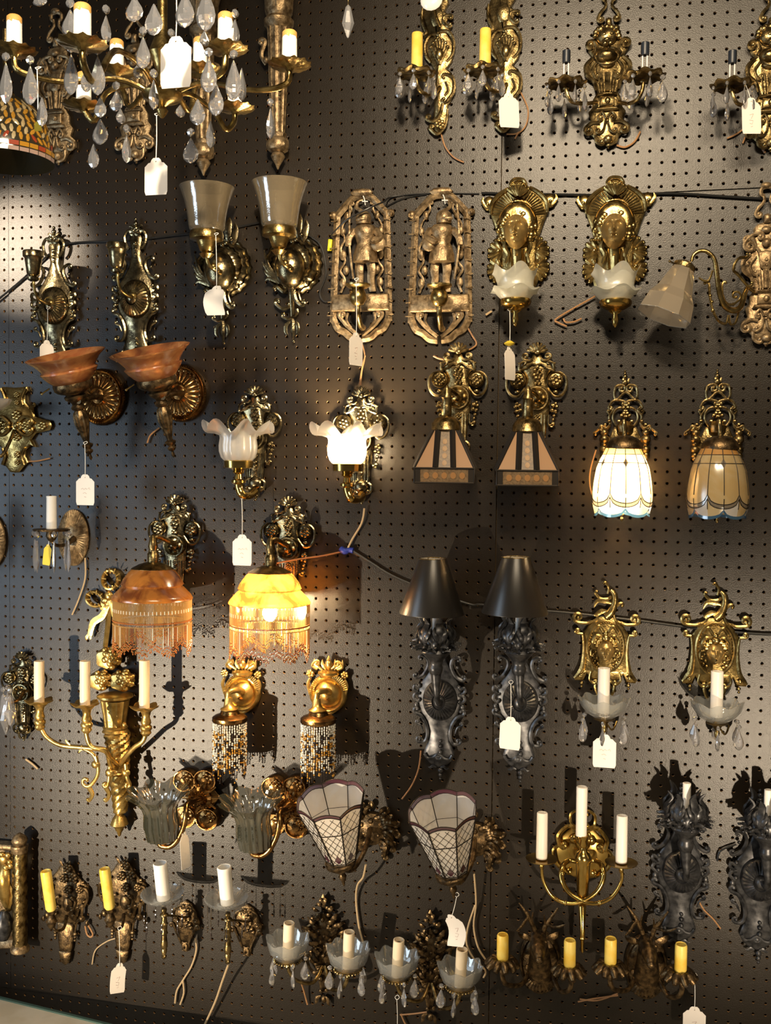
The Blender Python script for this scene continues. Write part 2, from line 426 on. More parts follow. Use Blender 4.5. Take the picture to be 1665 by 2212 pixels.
def drop(parent, x, y, z, sc=1.0, me=None, rot=None, bead=True):
    """crystal drop hanging on a bead under the local point (mm)"""
    a = random.uniform(0, PI) if rot is None else rot
    if bead:
        o = put(BEAD, 'crystal_bead', parent, (x, y, z - 5 * sc), (0, 0, a), sc)
        put(PIN, 'pin', parent, (x, y, z - 11 * sc), (0, 0, 0), sc)
        z -= 12 * sc
    return put(me or DROP, 'crystal_drop', parent, (x, y, z), (random.uniform(-.05, .05), random.uniform(-.04, .04), a), sc)

# ---------------------------------------------------------------- the pegboard wall
HX, HZ = W(1400.1, 481.6).x, W(1400.1, 481.6).z     # one peg hole fixes the grid
PT = .0254
wall = B(); x0, x1 = -1.75 * 1000, 1.05 * 1000
wall.add([(x0, 0, -300), (x1, 0, -300), (x1, 0, 3100), (x0, 0, 3100), (x0, 40, -300), (x1, 40, -300), (x1, 40, 3100), (x0, 40, 3100)],
         [(0, 1, 2, 3), (4, 7, 6, 5), (0, 4, 5, 1), (3, 2, 6, 7), (0, 3, 7, 4), (1, 5, 6, 2)])
wall_o = wall.obj('wall_back', 'backing', None, True); wall_o.location = (0, .018, 0); wall_o['kind'] = 'structure'
def panel(i0, i1, j0, j1, y):
    """pegboard sheet covering hole columns i0..i1 and rows j0..j1 (every hole is cut through)"""
    I, J = np.meshgrid(np.arange(i0, i1), np.arange(j0, j1), indexing='ij'); I, J = I.ravel(), J.ravel(); n = len(I)
    cx = HX + I * PT; cz = HZ + J * PT; h = PT / 2; r = .0031
    oc = np.array([(1, 0), (1, 1), (0, 1), (-1, 1), (-1, 0), (-1, -1), (0, -1), (1, -1)]) * h
    an = np.arange(8) * PI / 4; ic = np.stack([np.cos(an), np.sin(an)], 1)
    V = np.zeros((n, 32, 3))
    for k in range(8):
        V[:, k, 0] = cx + oc[k, 0]; V[:, k, 2] = cz + oc[k, 1]
        for q, (rr, dy) in enumerate(((r * 1.18, 0), (r, .0006), (r, .0048))):
            V[:, 8 + q * 8 + k, 0] = cx + ic[k, 0] * rr; V[:, 8 + q * 8 + k, 2] = cz + ic[k, 1] * rr; V[:, 8 + q * 8 + k, 1] = dy
    g = .0011
    V[:, :8, 0] = np.clip(V[:, :8, 0], HX + i0 * PT - h + g, HX + (i1 - 1) * PT + h - g)
    V[:, :8, 2] = np.clip(V[:, :8, 2], HZ + j0 * PT - h + g, HZ + (j1 - 1) * PT + h - g)
    F = []; mi = []
    for q in range(3):
        for k in range(8): F.append((q * 8 + k, q * 8 + 8 + k, q * 8 + 8 + (k + 1) % 8, q * 8 + (k + 1) % 8)); mi.append(1 if q == 2 else 0)
    F = (np.array(F)[None] + (np.arange(n) * 32)[:, None, None]).reshape(-1)
    me = bpy.data.meshes.new('pegboard_panel'); me.vertices.add(n * 32); me.vertices.foreach_set('co', V.reshape(-1))
    nf = n * 24; me.loops.add(nf * 4); me.loops.foreach_set('vertex_index', F.astype(np.int32)); me.polygons.add(nf)
    me.polygons.foreach_set('loop_start', np.arange(nf, dtype=np.int32) * 4)
    me.polygons.foreach_set('material_index', np.tile(np.array(mi, dtype=np.int32), n))
    me.materials.append(MATS['board']); me.materials.append(MATS['hardboard']); me.update(calc_edges=True); me.validate(); me.shade_flat()
    o = bpy.data.objects.new('pegboard_panel', me); COL.objects.link(o); o.parent = wall_o; o.location = Vector((0, y, 0)) - wall_o.location
    return o
def gi(px, py): w = W(px, py); return int(round((w.x - HX) / PT + .5)), int(round((w.z - HZ) / PT + .5))
SX = gi(1078, 700)[0]; SXL = gi(16, 700)[0]; SZ = gi(1400, 418)[1]; SZB = gi(350, 2172)[1]; IR = gi(1665, 1000)[0] + 5; JT = gi(300, 0)[1] + 9
panel(SX, IR, SZ, JT, 0); panel(SXL - 6, SXL, SZB, JT, 0.002)
panel(SX, IR, SZB, SZ, 0.0015); panel(SXL, SX, SZB, JT, 0); panel(SXL - 6, IR, SZB - 12, SZB, 0.003)
floor = B(); floor.add([(x0, -4000, 0), (x1 + 1500, -4000, 0), (x1 + 1500, 60, 0), (x0, 60, 0)], [(0, 1, 2, 3)])
fo = floor.obj('floor', 'table_top', None, True); fo.location = (0, 0, -.25); fo['kind'] = 'structure'

# ================================================================ upper rows of wall lamps
# --- oval sunburst cartouche (gold pair and four black torches share it)
def cartouche(root, m, name='backplate'):
    b = B(D7, 455, 1360)
    b.pl([(455, 735), (490, 745), (512, 800), (500, 880), (490, 960), (510, 1040), (548, 1120), (610, 1220), (640, 1300), (640, 1400), (605, 1500), (552, 1570),
          (528, 1650), (535, 1730), (560, 1800), (575, 1850), (545, 1910), (495, 1950), (455, 1960)], 2, 15, 5, m=1)
    for y, r in ((622, 17), (660, 24), (1985, 26), (2025, 20), (2058, 13)): b.bl(455, y, r, out=12)
    b.leaf([(455, 730), (475, 700), (505, 680), (525, 690)], 16, 12, m=1); b.bl(455, 705, 30, 26, out=12)
    b.st([(455, 755), (480, 735), (530, 735), (560, 790), (545, 860), (510, 900)], 15, 15, c0=(34, -.9), m=1)
    for y, r in ((850, 24), (905, 20), (950, 16), (1725, 16), (1768, 20), (1822, 22)): b.bl(455, y, r, out=18)
    b.st([(600, 985), (560, 1010), (552, 1070), (590, 1150), (640, 1185)], [10, 15, 17, 16, 13], 15, c0=(26, -.7), c1=(26, .7), m=1)
    b.bl(608, 1075, 16, out=15, m=1)
    b.st([(640, 1265), (665, 1255), (672, 1290), (640, 1315)], 15, 16, c0=(16, -.5), m=1); b.st([(615, 1320), (660, 1330), (670, 1365), (640, 1390)], 15, 16, c1=(14, -.5), m=1)
    b.bl(650, 1425, 24, 30, out=14, m=1)
    b.st([(648, 1500), (600, 1520), (555, 1590), (540, 1680), (565, 1745), (610, 1755)], [14, 17, 17, 14, 10], 16, c0=(28, .7), c1=(26, .9), m=1)
    b.st([(640, 1592), (605, 1610), (585, 1660)], [9, 12, 6], 12, c0=(16, .7), m=1)
    b.st([(455, 1850), (490, 1880), (535, 1885), (560, 1850)], 13, 18, c0=(28, 1.0), m=1)
    b.leaf([(455, 1960), (485, 1950), (510, 1970), (530, 1965)], 15, 14, m=1)
    bp = b.obj(name, m, root)
    o = b.new().ov(455, 1360, 152, 178, [(1, 14), (1.0, 20), (.95, 25), (.86, 29), (.62, 36), (.40, 40), (.36, 36), (.26, 43), (.16, 46), (0.02, 47)], 60, (30, 1.8, (2, 3, 4)))
    o.obj('sunburst_medallion', m, bp)
    return b

def cup_sconce(loc, label):
    t = thing('cup_wall_sconce', loc, label, 'wall sconce', 'gold sunburst sconces with one cup')
    b = cartouche(t, 'pewter_brass')
    # the arm rises from the sunburst to an open cup
    a = b.new(); a.st([(455, 1370, 34), (440, 1400, 60), (390, 1380, 84), (370, 1290, 92), (368, 1240, 92)], [24, 17, 14, 14, 16], 70, n=10); a.bl(448, 1370, 44, out=38)
    a.obj('arm', 'brass_warm', t)
    c = b.new(); c.la(365, [(30, 1240), (55, 1225), (58, 1205), (34, 1190), (60, 1170), (72, 1080), (82, 1020), (96, 1010), (98, 965), (92, 955), (80, 965), (66, 1090), (8, 1150)], 92, 20)
    c.obj('cup', 'pewter_brass', t)
    return t
g1 = cup_sconce(at(C4, 1240, 1130), 'gold sunburst sconce with cup above the right reddish stone bowl')
dup(g1, at(C4, 510, 1190), 'gold sunburst sconce with cup beside the bright glare on the board')

def torch_sconce(loc, label):
    t = thing('torch_wall_sconce', loc, label, 'wall sconce', 'black torch sconces with leaf flames')
    b = cartouche(t, 'iron')
    a = b.new(); a.st([(455, 1370, 34), (440, 1390, 70), (425, 1340, 92), (418, 1240, 95), (415, 1120, 95)], [30, 24, 26, 34, 50], 80, n=10); a.bl(450, 1370, 46, out=38)
    a.la(413, [(50, 1130), (62, 1100), (66, 1070), (56, 1050), (60, 1030), (70, 1000), (110, 960), (132, 935), (120, 905), (88, 860), (78, 800), (8, 800)], 95, 18)
    a.obj('arm', 'iron', t)
    L = b.new(); q = b.p(413, 920, 95); k = b.kk(95)
    L.lax(q, (0, 0, 1), [(60 * k, -6), (70 * k, 0), (60 * k, 6)], 14)
    me = mesh_only(leafy(), 'iron', False)
    for ring, (cnt, r0, sc, zz) in enumerate(((9, 20, .80, 0), (7, 15, 1.12, 8))):
        for i in range(cnt):
            a_ = 2 * PI * i / cnt + ring * .4
            put(me, 'flame_leaf', t, (q.x + math.sin(a_) * r0, q.y - math.cos(a_) * r0, q.z + zz), (0, 0, a_), sc * random.uniform(.85, 1.08))
    c = b.new(); c.la(415, [(34, 905), (34, 560), (27, 556), (26, 640)], 95, 16, cap1=False); c.obj('candle_sleeve', 'candle_white', t)
    return t
def leafy():
    b = B()   # curling acanthus tongue, standing at the origin and leaning out along -y, 70 mm tall
    b.st([(0, -4, 4), (0, 14, 22), (0, 34, 24), (0, 52, 14), (0, 66, 24)], [6, 11, 10, 8, 1.5], 10, fl=.5, sub=3, ball=0)
    for s in (-1, 1):
        b.st([(0, 12, 20), (7 * s, 24, 27), (12 * s, 34, 24), (10 * s, 44, 18)], [5, 6.5, 5, 1.2], 10, fl=.7, sub=2, ball=0)
        b.st([(0, 0, 14), (6 * s, 8, 28), (12 * s, 6, 38)], [3, 4.5, 2.5], 10, fl=.7, sub=2, ball=0)
        b.sph((12 * s, -40, 6), 3, 3, 3, 0, 6, 4)
    b.sph((0, -26, 22), 4, 4, 5, 0, 6, 4)
    return b
t1 = torch_sconce(at(D7, 455, 1360), 'black torch sconce under the left black cone lampshade')
t2 = dup(t1, at(D7, 1160, 1370), 'black torch sconce under the right black cone lampshade, price tag on front')
dup(t1, at(E4, 1085, 735), 'shadeless black torch sconce right of the brass horn sconce')
dup(t1, at(E4, 1580, 785), 'shadeless black torch sconce cut off by the right edge')
def cone_shade(r, label):
    b = B(D7, 455, 1360); k = b.kk(95); q = b.p(378, 590, 95); h = (590 - 112) * k
    t = thing('cone_lampshade', r.location + q * .001, label, 'lampshade', 'black cone lampshades')
    s = B(); s.lax((0, 0, 0), (0.01, 0, 1), [(284 * k, 0), (286 * k, -1.5), (287 * k, 0), (121 * k, h), (119 * k, h + 1)], 48, cap0=False, cap1=False); s.obj('shade', 'shade_black', t)
    l = B(); l.lax((0, 0, 0), (0.01, 0, 1), [(282 * k, 0), (117 * k, h)], 40, cap0=False, cap1=False); l.obj('lining', 'shade_lining', t)
    w = B(); w.tube([(120 * k * math.cos(i * PI / 10), 120 * k * math.sin(i * PI / 10), h) for i in range(20)], 1.2, 6, closed=True)
    for i in range(3):
        a = i * 2 * PI / 3; w.tube([(0, 0, h - 40), (60 * k * math.cos(a), 60 * k * math.sin(a), h - 20), (119 * k * math.cos(a), 119 * k * math.sin(a), h)], 1, 5)
    w.tube([(0, 0, h - 42), (0, 0, -8)], 4, 8)
    w.obj('wire_carrier', 'brass_old', t)
    return t
cone_shade(t1, 'left black cone lampshade on a black torch sconce'); cone_shade(t2, 'right black cone lampshade, above the torch sconce with the tag')

# --- pewter shell sconces with engraved glass bells
def bell_sconce(loc, label):
    t = thing('bell_glass_sconce', loc, label, 'wall sconce', 'shell sconces with glass bells')
    b = B(C5, 1205, 900)
    b.ov(1225, 890, 285, 300, [(1.0, 3), (1.0, 9), (.93, 14), (.88, 12), (.83, 18), (.74, 22), (.70, 18), (.64, 26), (.5, 34)], 72, None, (20, .028))
    b.bl(1195, 920, 165, 205, out=30, ro=150, n=14, h=9)
    for i, (x, y) in enumerate(((925, 740), (905, 860), (925, 945), (935, 1050))):
        b.leaf([(1180, 1080 - i * 5), (1080, 1020 + i * 10), (980, 930 + i * 30), (x, y)], 34, 26)
    b.st([(1345, 1025), (1270, 1035), (1225, 1110), (1240, 1230), (1290, 1290)], [12, 22, 24, 16, 10], 22, c0=(30, -.5), c1=(30, .8))
    b.st([(1300, 1090), (1270, 1160), (1290, 1240)], 12, 14, c1=(24, .5))
    b.st([(1060, 1110), (1120, 1160), (1150, 1130)], 16, 20, c0=(26, .6), c1=(20, .5)); b.st([(1045, 1280), (1110, 1330), (1180, 1310)], 17, 16, c0=(30, -.7), c1=(20, .6))
    b.st([(1190, 1000, 34), (1200, 1150, 22), (1205, 1300, 14), (1210, 1420, 10)], [70, 40, 30, 26], 20, n=8)
    b.st([(1115, 1410), (1170, 1430), (1230, 1400)], 15, 14, c0=(22, -.6)); b.st([(1255, 1330), (1262, 1370), (1220, 1410)], 13, 12)
    b.leaf([(1210, 1440), (1150, 1490), (1145, 1560), (1170, 1600)], 24, 10); b.leaf([(1210, 1440), (1255, 1480), (1265, 1540), (1240, 1600)], 24, 10)
    b.st([(1210, 1430), (1215, 1540), (1218, 1640)], [22, 26, 10], 12); b.bl(1222, 1650, 18, out=10)
    b.leaf([(1290, 700), (1330, 600), (1350, 500), (1340, 430)], 40, 14); b.leaf([(1270, 650), (1270, 520), (1280, 430), (1285, 370)], 46, 12)
    for x, y in ((1250, 640), (1300, 590), (1210, 660)): b.bl(x, y, 26, out=18)
    b.obj('backplate', 'pewter_brass', t)
    a = b.new(); a.st([(1195, 930, 60), (1150, 900, 92), (1095, 850, 104), (1078, 760, 106)], [34, 24, 20, 26], 90, n=10)
    a.bl(1140, 870, 34, out=96); a.bl(1180, 910, 30, out=80)
    a.la(1075, [(40, 790), (78, 748), (40, 735), (70, 715), (92, 650), (105, 620), (172, 600), (175, 560), (165, 520), (150, 515)], 106, 24)
    a.obj('arm', 'brass_warm', t)
    g = b.new(); g.la(1078, [(150, 520), (176, 500), (184, 470), (192, 400), (208, 300), (232, 200), (262, 115), (276, 78), (281, 70), (275, 70), (258, 110), (228, 200), (203, 300), (187, 400), (178, 480)], 106, 40, cap0=False, cap1=False)
    g.obj('glass_bell', 'glass_bell', t)
    u = b.new(); u.la(1078, [(30, 520), (34, 470), (60, 400), (66, 350), (50, 290), (20, 255), (4, 245)], 106, 14); u.obj('bulb', 'bulb_off', t)
    return t
s1 = bell_sconce(at(C5, 1205, 900), 'glass bell shell sconce on the right of its pair, beside the knight plaque')
dup(s1, at(C5, 510, 930), 'glass bell shell sconce on the left of its pair, price tag hanging in front')

# --- openwork knight plaques
def knight(loc, label, flip):
    t = thing('knight_plaque_sconce', loc, label, 'wall sconce', 'openwork knight plaques')
    b = B(C6, 440, 900)
    for (P, w) in (([(690, 380), (697, 700), (706, 1100), (712, 1490)], 36), ([(706, 1470), (660, 1560), (590, 1600), (520, 1660), (440, 1675)], 36),
                   ([(440, 205), (520, 215), (600, 290), (690, 390)], 38)):
        b.st(P, w, 9, m=1, n=4, fl=.55, ball=0)
    for i in range(8): y = 440 + i * 140; b.st([(664 + i * 3, y), (738 + i * 3, y)], 6, 17, m=1, sub=1, ball=0)
    b.pl([(440, 125), (505, 128), (545, 160), (525, 185), (485, 200), (440, 200)], 6, 17, 4, m=1)
    b.bl(730, 380, 44, 42, out=9, ro=26, m=1); b.bl(735, 380, 18, out=20, m=1)
    b.pl([(440, 1205), (705, 1205), (710, 1375), (440, 1380)], 3, 22, 6, m=1)
    b.st([(440, 1640), (560, 1540), (640, 1440)], 22, 10, c1=(36, .9), m=1); b.st([(560, 1400), (570, 1480), (520, 1560)], 16, 9, m=1)
    fr = b.obj('arched_frame', 'bronze', t)
    hw = b.new(); hw.st([(448, 205, 22), (462, 240, 24), (470, 300, 20)], 5, 22); hw.st([(436, 262, 24), (498, 262, 24)], 6, 24, sub=1); hw.obj('hanging_tie', 'string', t)
    f = b.new(); d = -1 if flip else 1
    X = lambda dx: 455 + d * dx
    f.st([(X(-18), 860, 16), (X(-30), 960, 18), (X(-24), 1060, 16), (X(-34), 1190, 14)], [42, 38, 32, 30], 16, ball=0); f.st([(X(50), 860, 16), (X(66), 960, 20), (X(60), 1060, 18), (X(76), 1190, 14)], [42, 38, 32, 30], 16, ball=0)
    f.la(X(14), [(60, 900), (96, 890), (92, 820), (76, 730), (66, 700), (86, 620), (94, 560), (70, 520), (34, 505)], 20, 18, lambda i, tt, r, h: (r * (1 + (.06 * math.cos(12 * tt) if i < 4 else 0)), h))
    f.la(X(0), [(34, 510), (58, 500), (62, 440), (56, 400), (30, 372), (6, 360)], 26, 14); f.bl(X(-18), 450, 50, 26, out=36)
    f.st([(X(-6), 372, 24), (X(-50), 330, 20), (X(-40), 270, 16), (X(0), 250, 14)], [20, 18, 14, 6], 18, ball=0)
    f.st([(X(90), 560, 22), (X(130), 640, 34), (X(60), 690, 44)], [36, 30, 24], 30, ball=0); f.st([(X(-66), 560, 22), (X(-110), 640, 30), (X(-120), 720, 34)], [36, 30, 26], 30, ball=0)
    f.st([(X(-104), 340, 18), (X(-112), 700, 34), (X(-80), 1060, 24)], [9, 10, 9], 24, sub=2, ball=0); f.bl(X(-104), 330, 14, 44, out=18)
    f.bl(X(112), 700, 60, 84, out=34, ro=20)
    c_ = f.p(X(6), 700, 20).x; f.v = [((v[0] - c_) * 1.32 + c_, v[1] * 1.15, v[2]) for v in f.v]
    f.obj('knight_figure', 'bronze', t)
    h = b.new()
    for s_ in (1,):
        h.st([(640, 1190), (600, 1060), (650, 960), (600, 860), (650, 740), (610, 640), (640, 520), (600, 430)], [16, 14, 16, 13, 15, 12, 14, 8], 8, m=1)
        for (x, y, r) in ((625, 800, 38), (590, 960, 34), (620, 1090, 36), (630, 560, 30), (590, 400, 30)): h.bl(x, y, r, r * 1.5, out=8, ro=14, m=1)
        h.st([(600, 420), (550, 350), (560, 290)], [14, 13, 10], 8, c1=(24, .9), m=1)
    h.obj('foliage_tracery', 'bronze', fr)
    a = b.new(); a.st([(445, 1560, 20), (420, 1530, 50), (395, 1420, 78), (392, 1300, 80)], [36, 30, 26, 30], 60, n=10); a.obj('arm', 'brass_old', t)
    c = b.new(); c.la(392, [(20, 1340), (60, 1320), (88, 1270), (92, 1240), (80, 1190), (62, 1165), (100, 1150), (128, 1130), (130, 1112), (110, 1112), (70, 1130), (4, 1135)], 80, 22); c.obj('candle_cup', 'brass_warm', t)
    return t
knight(at(C6, 440, 900), 'openwork knight plaque with price tag hanging from its cup', False)
knight(at(C6, 1250, 900), 'openwork knight plaque next to the face sconces, brown cord at its foot', True)

# --- classical face sconces with frosted cups
def face_sconce(loc, label):
    t = thing('face_wall_sconce', loc, label, 'wall sconce', 'shell crested face sconces')
    b = B(C7, 1285, 560)
    b.pl([(1285, 60), (1340, 65), (1380, 120), (1470, 170), (1545, 260), (1560, 350), (1520, 450), (1490, 540), (1450, 640), (1480, 700), (1440, 800), (1470, 880), (1420, 1000), (1380, 1120), (1285, 1160)], 2, 12, 5, m=1)
    b.st([(1555, 360), (1550, 260), (1480, 180), (1390, 130)], [12, 20, 20, 16], 14, m=1)
    for i in range(12):
        a = math.radians(8 + i * 6.2); b.st([(1285 + 150 * math.cos(a), 400 - 170 * math.sin(a)), (1285 + 255 * math.cos(a), 400 - 260 * math.sin(a))], [7, 10], 14, m=1, sub=1, ball=0)
    b.fan(1285, 225, 120, 40, 140, 7, 24, .14); b.st([(1215, 90), (1240, 60), (1285, 52), (1330, 60), (1355, 90)], 16, 16, c0=(26, .8), c1=(26, -.8))
    b.st([(1330, 230), (1380, 180), (1380, 140)], 14, 20, c1=(20, .6), m=1)
    b.bl(1575, 255, 62, 70, out=8, ro=22, m=1, n=10); b.bl(1585, 255, 16, out=16, m=1); b.leaf([(1560, 300), (1600, 280), (1640, 230), (1630, 190)], 22, 10, m=1)
    for y in (700, 850):
        b.fan(1430, y + 15, 125, -60, 60, 6, 10, .2, m=1); b.bl(1470, y, 20, out=16, m=1)
    b.st([(1470, 900), (1440, 1010), (1400, 1080), (1370, 1150)], [18, 22, 18, 10], 12, m=1)
    bp = b.obj('backplate', 'brass_warm', t)
    f = b.new(); f.face(1275, 545, 118, 160, 34, 46, 22, 40); f.obj('mask', 'brass_face', t)
    h = b.new(); h.ov(1275, 480, 190, 220, [(1, 12), (.95, 26), (.8, 36), (.6, 38)], 24)
    rr = random.Random(3)
    for i in range(22):
        a = math.radians(-25 + i * 230 / 21); h.bl(1275 + 138 * math.cos(a), 525 - 165 * math.sin(a), 34 + rr.random() * 8, out=26 + rr.random() * 8)
        if i % 2: h.bl(1275 + 172 * math.cos(a), 515 - 195 * math.sin(a), 30, out=26)
    for s_ in (1,):
        h.st([(1385, 600), (1400, 680), (1370, 740), (1390, 820)], [30, 24, 20, 14], 26, m=1); h.st([(1330, 700), (1345, 780), (1335, 880)], [20, 18, 14], 20, m=1)
    h.obj('hair', 'brass_warm', t)
    n = b.new(); n.st([(1275, 690, 30), (1275, 800, 24), (1280, 900, 20)], [60, 52, 50], 24, n=10); n.st([(1275, 760, 44), (1275, 900, 38)], [22, 20], 40, sub=2); n.obj('neck', 'brass_warm', t)
    a = b.new(); a.st([(1285, 1090, 14), (1285, 1230, 40), (1285, 1260, 80), (1285, 1240, 92)], [40, 30, 30, 60], 60, n=10)
    a.la(1283, [(6, 1405), (22, 1385), (30, 1340), (22, 1290), (34, 1262), (90, 1240), (130, 1215), (142, 1185), (140, 1160), (120, 1150)], 92, 26, lambda i, tt, r, h: (r * (1 + (.03 * math.cos(14 * tt) if i > 5 else 0)), h)); a.obj('arm_cup', 'brass_bright', t)
    g = b.new()
    def ruf(i, tt, r, h): w = (0, 0, .2, 1, .1, .1, .3, .6, 1)[min(i, 8)]; return r * (1 + .05 * w * math.cos(6 * tt + 1)), h + 9 * w * math.cos(5 * tt) * (.6 if i == 3 else 1)
    g.la(1283, [(125, 1160), (150, 1140), (185, 1095), (226, 1072), (180, 1062), (165, 1040), (168, 1000), (188, 930), (214, 885)], 92, 60, ruf, cap0=False, cap1=False); g.obj('frosted_cup', 'glass_frost_green', t)
    return t
f1 = face_sconce(at(C7, 1285, 560), 'shell crested face sconce next to the glass prism shade')
dup(f1, at(C7, 420, 565), 'shell crested face sconce with the yellow beaded tag string')

# --- tall lion style plates: lion pair, scroll pair, prism glass arm
def lion_plate(t, m, lion=True):
    b = B(C3, 490, 600)
    b.st([(530, -10), (522, 40), (560, 85), (575, 115)], [11, 13, 13, 11], 12, c1=(24, -1.0), m=1); b.st([(490, -60), (540, -50), (545, -15), (530, 0)], 14, 12, m=1)
    b.bl(490, -68, 40, 24, out=12)
    b.pl([(490, 120), (520, 125), (518, 180), (490, 185)], 2, 22, 5, m=1)
    b.pl([(490, 185), (560, 195), (585, 225), (580, 300), (625, 300), (640, 345), (610, 385), (585, 395), (640, 430), (652, 480), (620, 540), (580, 580), (560, 650), (590, 700), (595, 760), (620, 790), (600, 850), (640, 880),
          (640, 930), (600, 950), (560, 990), (540, 1030), (490, 1045)], 2, 13, 5, m=1)
    b.st([(585, 300), (570, 345), (585, 380)], 14, 16, c0=(36, -1.2), m=1)
    b.st([(600, 400), (650, 450), (640, 520), (590, 570), (570, 640)], [12, 17, 17, 14, 10], 16, m=1); b.st([(560, 420), (600, 480), (580, 540)], [8, 13, 10], 17, c1=(22, -.9), m=1)
    for dx in (12, 34, 56): b.st([(490 + dx * 1.25, 520), (490 + dx, 580), (490 + dx * .8, 650)], 8, 18, m=1, sub=2, ball=0)
    b.st([(490, 520), (490, 650)], 14, 19, sub=1, ball=0)
    b.pl([(490, 655), (555, 655), (560, 675), (490, 680)], 4, 24, 4, m=1); b.pl([(490, 760), (560, 758), (575, 780), (490, 790)], 4, 24, 4, m=1)
    b.pl([(490, 684), (540, 684), (540, 756), (490, 756)], 6, 22, 3, m=1); b.bl(490, 720, 22, out=24, ro=16)
    b.st([(490, 850), (520, 800), (545, 830)], 10, 18, c1=(20, -.9), m=1); b.st([(530, 880), (580, 870), (625, 890)], 13, 16, c1=(36, -1.1), m=1)
    b.st([(490, 860), (505, 930), (530, 950)], 10, 18, c1=(18, .8), m=1); b.bl(490, 830, 10, out=20); b.bl(490, 865, 12, out=20)
    b.bl(495, 1000, 36, 32, out=20); b.st([(560, 960), (555, 1010), (525, 1035)], 12, 15, c1=(20, -.7), m=1); b.bl(495, 1045, 20, 16, out=14); b.bl(495, 1062, 10, out=12)
    bp = b.obj('backplate', m, t)
    h = b.new()
    if lion:
        h.bl(485, 262, 78, 66, out=18, ro=46, n=14, h=8); h.bl(485, 300, 38, 34, out=46, ro=30, n=10); h.bl(485, 282, 20, 14, out=66, ro=14)
        for dx in (30,): h.bl(490 + dx, 240, 16, 10, out=50, m=1); h.bl(490 + 62, 200, 26, 22, out=22, m=1); h.bl(490 + 20, 306, 18, 16, out=60, m=1)
        for i in range(9):
            a = math.radians(i * 22.5); h.bl(485 + 86 * math.cos(a), 258 - 66 * math.sin(a), 22, out=20)
        h.obj('lion_head', m, t)
        d = b.new(); d.bl(485, 400, 78, 50, out=18, ro=60, n=16, h=8); d.bl(487, 460, 60, 34, out=14, ro=30, n=12); d.obj('drum', m, bp)
        r = b.new(); q = r.p(485, 400, 62); k = r.kk(62)
        r.tube([(q.x + 92 * k * math.cos(i * PI / 16), q.y + 20 * math.sin(i * PI / 16) , q.z + 86 * k * math.sin(i * PI / 16)) for i in range(32)], 8 * k, 8, closed=True); r.obj('ring', m, t)
    else:
        h.st([(545, 260), (600, 270), (640, 310)], 13, 18, c0=(24, 1), c1=(40, -1.3), m=1); h.bl(490, 330, 32, out=20); h.bl(490, 240, 36, 26, out=18); h.st([(490, 420), (530, 400), (560, 360)], 12, 18, m=1)
        h.pl([(490, 380), (550, 390), (530, 500), (500, 520), (490, 520)], 12, 22, 3, m=1); h.bell_bar(490, 430, 620, 14, 22, 5)
        h.obj('scroll_crest', m, bp)
    return b
def candle_arm(t, b, pts, bx, by, rb, m, out, name='arm', drops=7, dr=1.0, sticks=True, seed=0):
    a = b.new(); a.st(pts, 15, out, n=8); a.bl(pts[-1][0], pts[-1][1] - 6, 26, 18, out=pts[-1][2]); ao = a.obj(name, m, t)
    q = b.p(bx, by, out); k = b.kk(out)
    d = B(); d.lax(q, (0, 0, 1), [(10 * k, 2), (rb * .5 * k, 4), (rb * .85 * k, 1), (rb * k, 6), (rb * .98 * k, 8), (rb * .5 * k, 8), (8 * k, 10)], 40,
                   lambda i, tt, r, h: (r * (1 + (.05 * math.cos(8 * tt) if 1 < i < 5 else 0)), h + (2.5 * math.cos(8 * tt) if 1 < i < 5 else 0)))
    d.obj('drip_pan', m, t)
    rn = random.Random(seed)
    for i in range(drops):
        an = 2 * PI * i / drops + .3 + seed; drop(t, q.x + rb * .93 * k * math.cos(an), q.y + rb * .93 * k * math.sin(an), q.z + 2, dr * rn.uniform(.9, 1.15))
    return q, k
def lion_sconce(loc, label):
    t = thing('lion_head_sconce', loc, label, 'wall sconce', 'lion head candle sconces')
    b = lion_plate(t, 'brass_old')
    for (P, bx, by, x, sd) in (([(570, 735, 24), (640, 745, 60), (705, 715, 85), (738, 650, 92), (748, 590, 92)], 755, 570, 752, .2), ([(410, 735, 24), (330, 745, 60), (240, 735, 85), (205, 690, 92), (190, 640, 92)], 190, 622, 190, .5)):
        q, k = candle_arm(t, b, P, bx, by, 148, 'brass_old', 92, seed=sd)
        for dx, w in ((-16, 5), (16, 5)):
            s = B(); s.lax((q.x + dx * k, q.y, q.z + 6), (0, 0, 1), [(w * k, 0), (w * k, 190 * k)], 6); s.obj('socket_strip', 'candle_white', t)
        s = B(); s.lax((q.x, q.y, q.z + 170 * k), (0, 0, 1), [(28 * k, 0), (30 * k, 12 * k), (30 * k, 88 * k), (24 * k, 92 * k), (24 * k, 40 * k)], 12); s.obj('lamp_socket', 'socket_black', t)
    return t
l1 = lion_sconce(at(C3, 490, 600), 'lion head sconce with bare sockets in the upper right')
dup(l1, at(C3, 1655, 610), 'lion head sconce cut off by the right edge, handwritten tag in front')
def scroll_sconce(loc, label):
    t = thing('scroll_plate_sconce', loc, label, 'wall sconce', 'scroll plate sconces behind the chandelier')
    b = lion_plate(t, 'bronze', False)
    return t
z1 = scroll_sconce(W(128, 219), 'tall scroll plate behind the leaf patterned lampshade and the chandelier'); z1.scale = (1.04, 1, 1.1)
dup(z1, W(296, 213), 'tall scroll plate behind the middle of the chandelier')

